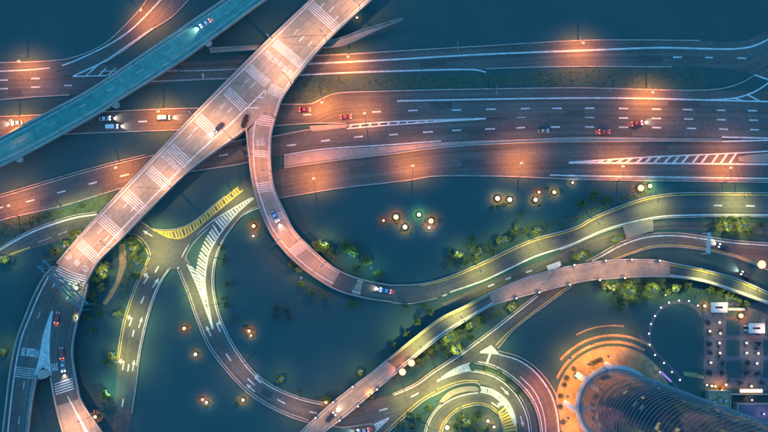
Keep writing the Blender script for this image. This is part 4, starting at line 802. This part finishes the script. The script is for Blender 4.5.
grove(tree, [(405, 306, 3), (424, 305, 3), (430, 312, 3.4), (418, 322, 3.2), (407, 334, 3.4), (395, 345, 3)], 'dim tree', 'on the upper side of the long bridge')
grove(tree, [(105, 396, 6.5)], 'vivid green-lit tree', 'near the concrete viaduct end')
grove(tree, [(317, 245, 5), (326, 247, 5.4), (333, 252, 4.6)], 'yellow-green tree', 'on the outer side of the curved ramp')
grove(tree, [(345, 246, 5.4), (354, 251, 5.4), (367, 260, 4.8), (357, 268, 4.4), (378, 274, 5)], 'green tree', 'further along outside the curved ramp')
grove(tree, [(299, 269, 4), (301, 285, 4), (312, 292, 4), (292, 264, 3.2), (353, 304, 3.6), (324, 296, 3)], 'dim tree', 'inside the bend of the curved ramp')
grove(tree, [(276, 309, 4.6), (275, 317, 4), (285, 311, 5), (289, 319, 3.6)], 'dark teal tree', 'alone in the dark inside the big ring', dark=True)
grove(tree, [(458, 256, 4.6), (466, 262, 3.6), (476, 258, 3.8), (471, 247, 3.6), (480, 251, 3), (488, 247, 3.4), (498, 240, 3.2), (507, 238, 3.6), (514, 232, 3.6), (516, 225, 2.8), (521, 214, 2.8), (526, 230, 3), (472, 239, 3), (450, 253, 3), (537, 232, 4.4), (448, 261, 2.6), (493, 251, 2.6)], 'small lit tree', 'above the green-lit road')
grove(tree, [(722, 221, 4.2), (733, 221, 4.4), (745, 221, 3.8), (727, 231, 4.6), (738, 231, 4.8), (750, 231, 4.4), (760, 224, 3.8), (716, 227, 3.4)], 'leafy tree', 'between the green-lit road and the curved road at right')
grove(tree, [(604, 285.5, 4), (615, 288, 5), (621, 297, 4.6), (628, 284, 4.2), (638, 290, 5), (645, 297, 4), (656.5, 286, 5), (675, 287, 5.2), (667, 292, 3.8), (687, 286, 3.6), (620, 306, 4), (648, 286, 3.6), (632, 300, 4)], 'lit tree', 'under the pale upper span of the long bridge')
grove(tree, [(711, 290, 4), (736, 299, 4.4), (728, 296, 3.6), (720, 292, 3.4), (746, 304, 3.4)], 'lit tree', 'under the right end of the long bridge')
grove(tree, [(576, 257, 4.4), (586, 253, 4.6), (615, 241, 4), (621, 236, 3.4)], 'dim tree', 'where the curved road dives under the bridge')
grove(tree, [(454, 350, 5), (449, 354, 4), (461, 346, 3.6), (470, 337, 3.2)], 'bright green tree', 'between the long bridge and the lower road')
grove(tree, [(432, 353, 3.6), (445, 341, 4), (456, 332, 4), (468, 326, 3.8), (480, 320, 3.4), (420, 361, 3.2)], 'yellow-lit tree', 'on the grass bank of the long bridge')
grove(tree, [(510, 308, 3.4), (514, 306, 3)], 'round lit tree', 'below the start of the upper pale span')
grove(tree, [(594, 196, 5), (607, 200, 4), (581, 203, 4.4)], 'dim tree', 'between central highway and green-lit road')
grove(tree, [(2, 352, 4), (4, 261, 5)], 'yellow-lit tree', 'cut by the left edge')
grove(tree, [(360, 372, 3.4), (281, 380, 3.6), (327, 399, 3.4), (370, 396, 4)], 'small lit tree', 'close to the lower pale span')
grove(tree, [(462, 418, 4), (468, 424, 4.6), (478, 416, 4), (456, 427, 4), (486, 428, 4), (474, 430, 3.6)], 'tree', 'on the planted centre of the small ring')
grove(tree, [(400, 424, 4), (410, 414, 3.6), (418, 418, 3.6), (412, 427, 3.6), (429, 408, 3.2)], 'dim tree', 'in the planted wedge beside the small ring')
grove(tree, [(498, 373, 2.8), (508, 381, 2.8), (518, 392, 2.6), (486, 369, 2.2)], 'tiny tree', 'in the planted strip between the ring roads')
grove(shrub, [(36, 219, 3.4), (30, 223, 3.4), (42, 217, 3), (50, 214, 3), (22, 230, 3.4), (60, 212, 2.6), (82, 206, 2.6)], 'shrub', 'on the grass strip below the dark highway')
grove(shrub, [(499, 205, 3.6), (493, 207, 3), (505, 204, 3), (538, 204, 2.4), (560, 191, 3), (548, 189, 2.6), (397, 221, 2.6), (402, 230, 2.4), (437, 220, 3), (426, 221, 2.4), (247, 328, 3), (238, 403, 3), (252, 222, 2.4), (248, 335, 2.6), (205, 406, 2.4)], 'shrub', 'at the foot of the park lamps')
grove(shrub, [(219, 244.6, 2), (224, 256, 2.4), (222, 299, 2), (226, 297, 2), (278, 377, 2.6), (300, 392, 2.6), (318, 399, 2.4)], 'shrub', 'on the inner kerb of the big ring road')
grove(tree, [(708, 323, 3.6), (708.6, 343, 4), (710, 353, 3), (709, 333, 3), (721.6, 330.6, 2.6), (722, 363, 3), (709, 373, 4.2), (721, 373, 3.6), (747.4, 363, 3.8), (747.5, 373, 3.8), (757.6, 373.4, 4), (757.5, 343, 3.8), (757, 349, 2.6), (719, 346.4, 2.4), (718.6, 356, 2.4), (745.6, 346, 2.2), (729, 382, 3), (740, 383.4, 3.2), (762, 383, 3)], 'round garden tree', 'in the paved grid', dark=True)
PLN = [(106, 18.6), (112, 18.6), (118, 18.6), (138, 21.4), (142, 18.6), (150, 21.4), (158, 21.2), (170, 21.4), (182, 21.4), (198, 21.4)]
for i, (a, r) in enumerate(PLN):
    p = TC + Vector((math.cos(R(a)), math.sin(R(a)), 0)) * r
    o = empty('planter', (p.x, p.y, .3), 'round dark planter on the orange plaza, ' + CLK(i, [q for q, _ in PLN], a), 'planter', 'planters on the tower plaza')
    mb = MB().tube((0, 0, 0), (0, 0, .55), .95, 1.1, 14); me = bpy.data.meshes.new('pot'); me.from_pydata(mb.v, [], mb.f); me.materials.append(MAT['dark_roof'])
    for nme, m2 in (('pot', me), ('leaves', SVAR[i % 4])):
        c = bpy.data.objects.new(nme, m2); col.objects.link(c); c.parent = o
        if nme == 'leaves': c.location.z = .3; c.scale = (.7, .7, .9)
# added fill lamps, capped from above, that brighten the groves
for items, tail in (([(64, 246, 'lime', 1), (78, 236, 'lime', .8), (3, 258, 'lime', .8)], 'left of the wide ramp foot'), ([(131, 249, 'lime', 1), (137, 264, 'lime', 1)], 'in the kerbed island below the junction'),
        ([(102, 272, 'lime', 1.2)], 'between the wide ramp foot and the footpath'), ([(113, 353, 'lime', 1), (117, 315, 'lime', .8), (76, 318, 'lime', .7), (3, 350, 'lime', .6)], 'beside the roads going south'), ([(108, 392, 'green', 1.6)], 'over the vivid green tree'),
        ([(324, 243, 'lime', 1), (351, 256, 'green', .6), (371, 268, 'green', .6)], 'outside the curved ramp'), ([(301, 278, 'lime', .35)], 'inside the bend of the curved ramp'),
        ([(460, 253, 'lime', 1), (480, 253, 'lime', .8), (503, 241, 'lime', .8), (520, 227, 'lime', .8), (537, 229, 'lime', .8)], 'among trees above the green-lit road'), ([(728, 226, 'lime', 1.3), (745, 226, 'lime', 1.3)], 'among trees below the green-lit road at right'),
        ([(612, 287, 'lime', 1.5), (631, 291, 'lime', 1.5), (655, 290, 'lime', 1.4), (676, 290, 'lime', 1.4), (730, 299, 'lime', 1)], 'among trees under the long bridge'), ([(456, 350, 'lime', 1.8), (449, 338, 'lime', 1.4), (472, 325, 'lime', 1)], 'on the bank of the long bridge'),
        ([(466, 421, 'lime', .9), (484, 424, 'lime', .7)], 'on the planted centre of the small ring'), ([(512, 307, 'lime', 1)], 'below the start of the upper pale span'), ([(582, 256, 'lime', .7), (618, 239, 'lime', .8)], 'where the curved road dives under the bridge'),
        ([(281, 379, 'lime', .5), (360, 371, 'lime', .5), (370, 394, 'orange', 1)], 'close to the lower pale span')):
    for (x, y, hue, p), lb in row(items, 'slim added fill lamp', tail):
        small_lamp(x, y, hue, 2300 * p, 7.6, .2, 0, lb, 'added fill lamps among the trees', 'grove_fill_lamp', .3)
# grass tufts where lamps reach the verges
def tufts(pts, n, hgt=.35):
    W = [at(*p) for p in pts]; xs = [p.x for p in W]; ys = [p.y for p in W]; vs, fs = [], []; k = 0; tries = 0
    while k < n * .14 and tries < n * 6:
        tries += 1; p = Vector((random.uniform(min(xs), max(xs)), random.uniform(min(ys), max(ys)), 0))
        if not inside(p, W): continue
        k += 1; a = random.uniform(0, 6.28); s = random.uniform(.2, .5); dx, dy = math.cos(a) * s, math.sin(a) * s; h = hgt * random.uniform(.6, 1.5); b = len(vs)
        vs += [(p.x - dx, p.y - dy, .04), (p.x + dx, p.y + dy, .04), (p.x + dy * .8 + dx, p.y - dx * .8 + dy, h), (p.x - dx + dy * .6, p.y - dy - dx * .6, h * .8)]; fs.append((b, b + 1, b + 2, b + 3))
    mk('grass', vs, fs, 'leaf', kind='stuff')
tufts([(-4, 222), (20, 216), (62, 209), (118, 192), (106, 207), (78, 212), (60, 217), (31, 229), (-4, 246)], 2600)
tufts([(300, 79), (390, 75.6), (490, 75), (580, 70), (700, 71), (702, 86), (580, 85), (484, 86), (390, 88), (332, 91), (312, 100), (290, 101)], 5200)
tufts([(398, 372), (420, 355), (440, 341), (462, 327), (500, 311), (506, 311), (470, 335), (444, 350), (420, 366)], 2200)
tufts([(440, 262), (476, 246), (530, 222), (560, 218), (590, 206), (620, 197), (646, 190), (646, 194), (620, 203), (590, 215), (566, 227), (530, 237), (479, 261), (446, 274)], 3600)
tufts([(596, 284), (640, 281), (680, 280), (720, 288), (720, 300), (680, 296), (640, 304), (606, 300)], 2400)
tufts([(706, 219), (772, 219), (772, 238), (736, 238), (708, 233)], 1800)
tufts([(446, 434), (450, 424), (462, 413), (480, 409), (490, 412), (496, 420), (500, 434)], 900)
tufts([(128, 236), (138, 239), (145, 248), (147, 257), (141, 268), (133, 281), (128, 296), (120, 310), (118, 296), (126, 270), (127, 246)], 1300)

# ------------------------------------------------------------------ vehicles
def loft(st, name, m, parent, smooth=False):
    """stations of (x, half width at the bottom, half width at the top, z bottom, z top)"""
    vs, fs = [], []
    for x, wb, wt, z0, z1 in st: vs += [(x, -wb, z0), (x, wb, z0), (x, wb * .99, z0 + (z1 - z0) * .6), (x, wt, z1), (x, -wt, z1), (x, -wb * .99, z0 + (z1 - z0) * .6)]
    n = len(st)
    for i in range(n - 1):
        for j in range(6): fs.append((i * 6 + j, i * 6 + (j + 1) % 6, i * 6 + 6 + (j + 1) % 6, i * 6 + 6 + j))
    fs += [(5, 4, 3, 2, 1, 0), tuple((n - 1) * 6 + j for j in range(6))]
    return mk(name, vs, fs, m, parent, smooth)
def wheels(o, xs, hw, r):
    for x in xs:
        for s in (-1, 1):
            t = MB().tube((x, s * (hw - .24), r), (x, s * (hw + .01), r), r, r, 14).build('wheel', 'tyre', o); MB().tube((x, s * (hw + .005), r), (x, s * (hw + .03), r), r * .6, r * .55, 10).build('rim', 'steel', t)
def car(x, y, tx, ty, z, paint, lights, label, van=False):
    o = empty('van' if van else 'car', (0, 0, 0), label, 'van' if van else 'car')
    Lh = 2.5 if van else 2.3; hw = .95 if van else .9
    if van:
        loft([(-Lh, .85, .78, .45, 1.0), (-Lh + .1, hw, hw - .05, .3, 1.1), (1.5, hw, hw - .05, .3, 1.15), (2.2, hw - .03, hw - .15, .32, 1.0), (Lh, .78, .66, .45, .85)], 'body', 'car_' + paint, o)
        loft([(-Lh + .08, hw - .06, hw - .14, 1.09, 1.85), (1.1, hw - .06, hw - .16, 1.12, 1.85), (1.75, hw - .1, hw - .16, 1.1, 1.2)], 'window', 'car_glass', o)
        loft([(-Lh + .12, hw - .13, hw - .2, 1.84, 1.98), (.5, hw - .13, hw - .2, 1.84, 2.0), (1.08, hw - .17, hw - .25, 1.82, 1.92)], 'roof', 'car_' + paint, o)
    else:
        loft([(-Lh, .74, .66, .42, .82), (-Lh + .15, .88, .8, .3, .95), (-1.2, hw, .82, .28, .98), (.9, hw, .82, .28, .95), (1.9, .87, .72, .3, .82), (Lh, .7, .58, .4, .66)], 'body', 'car_' + paint, o)
        loft([(-1.75, .78, .7, .94, 1.0), (-.95, .8, .62, .95, 1.4), (.2, .8, .62, .95, 1.42), (1.05, .78, .68, .93, .99)], 'window', 'car_glass', o)
        loft([(-1.0, .64, .56, 1.38, 1.44), (-.4, .66, .58, 1.4, 1.5), (.25, .64, .55, 1.4, 1.46)], 'roof', 'car_' + paint, o)
    wheels(o, (-1.35, 1.4), hw - .02, .33)
    for s in (-1, 1):
        hz = .95 if van else .78
        MB().box((Lh - .28, s * .58, hz - .02), (.55, .38, .2)).build('headlight', 'headlight' if lights in 'hb' else 'white_metal', o); MB().box((-Lh + .22, s * .62, hz + .12), (.42, .36, .2)).build('taillight', 'taillight' if lights in 'tb' else 'car_red', o)
    if lights in 'hb':
        l = bpy.data.lights.new('beam', 'SPOT'); l.energy = 4800; l.color = (1, .85, .72); l.spot_size = R(70); l.spot_blend = .9; l.shadow_soft_size = .15
        b = bpy.data.objects.new('beam', l); col.objects.link(b); b.parent = o; b.location = (Lh + .1, 0, .75); b.rotation_euler = (0, R(-78), 0)
    if lights in 'tb': ptlight('tail_glow', (-Lh - .5, 0, .8), (1, .12, .06), 160, o, .2)
    p = at(x, y, z + .6); q_ = at(tx, ty, z + .6); o.location = (p.x, p.y, z); o.rotation_euler = (0, 0, math.atan2(q_.y - p.y, q_.x - p.x)); return o
car(385.5, 290.6, 370, 287.5, 1.0 - .45, 'blue', 'b', 'pale blue car at the foot of the curved ramp')
car(275, 216.5, 281, 228, B.z(275, 216), 'blue', 'h', 'pale blue car coming down the curved ramp')
car(219.5, 127.5, 213, 133, A.z(219, 127), 'black', 'h', 'black car with headlights on driving down the wide ramp')
car(17, 123, 5, 124, .16, 'white', 'h', 'white car on the second highway left of the viaduct'); car(105, 118.3, 115, 118, .16, 'white', 'h', 'white car in the upper lane just right of the viaduct'); car(112, 126.6, 122, 126.2, .16, 'white', 'h', 'white car in the lower lane just right of the viaduct', True)
car(164, 117.6, 174, 117.3, .16, 'white', 'h', 'white van on the second highway under its orange lamp', True)
car(205, 23.5, 198, 28, 7.5, 'white', 'b', 'white car with lights on crossing the teal viaduct')
car(305, 109.6, 318, 109.2, .16, 'red', 't', 'red car with tail lights just right of the curved ramp'); car(346, 116.8, 358, 116, .19, 'red', 't', 'red car with tail lights in the orange pool by the hatching')
car(604.5, 131.6, 616, 131.5, .19, 'red', 't', 'red car in the lowest lane above the concrete median'); car(637, 123.4, 648, 122, .19, 'red', 'b', 'red car between the dash rows at right'); car(543.5, 131, 555, 130.4, .19, 'tan', 'n', 'tan car in the lower lane above the narrow median')
car(57.3, 317.5, 59.5, 305, 6, 'red', 't', 'red car driving up towards the teal gantry'); car(61.8, 353, 61, 342, 6, 'red', 't', 'red car with tail lights beside the chevrons'); car(63, 366, 64, 376, 6, 'silver', 'h', 'silver car with white headlights above the stripe band')
car(330.6, 417.4, 337, 411, 5.23, 'black', 'h', 'black car on the lower pale bridge span'); car(724, 247.6, 717, 244.4, .31, 'black', 'h', 'black car just past the slim gantry'); car(746, 275.6, 738, 270.6, .1, 'black', 'h', 'black car below the bright lamp at right edge')
car(363, 430.6, 356, 431.5, .45, 'silver', 'b', 'silver car at the bottom edge beside the long bridge')
t = empty('box_truck', (0, 0, 0), 'white box truck beside the upper parapet of the long bridge', 'truck')
MB().box((-.8, 0, 1.9), (4.4, 2.1, 2.4)).build('cargo_box', 'white_metal', t); loft([(1.45, 1, .95, .5, 2.3), (2.3, 1, .9, .5, 2.2), (2.9, .98, .8, .5, 1.3), (3.1, .9, .75, .5, 1.1)], 'cab', 'car_white', t); MB().box((0, 0, .6), (5.2, 1.1, .25)).build('chassis', 'rubber_black', t); loft([(2.32, .8, .75, 1.45, 2.1), (2.86, .85, .7, 1.33, 1.38)], 'windscreen', 'car_glass', t); wheels(t, (-1.9, 2.1), .98, .42)
p = at(554, 266, 1.5); t.location = (p.x, p.y, .14); t.rotation_euler.z = R(22)
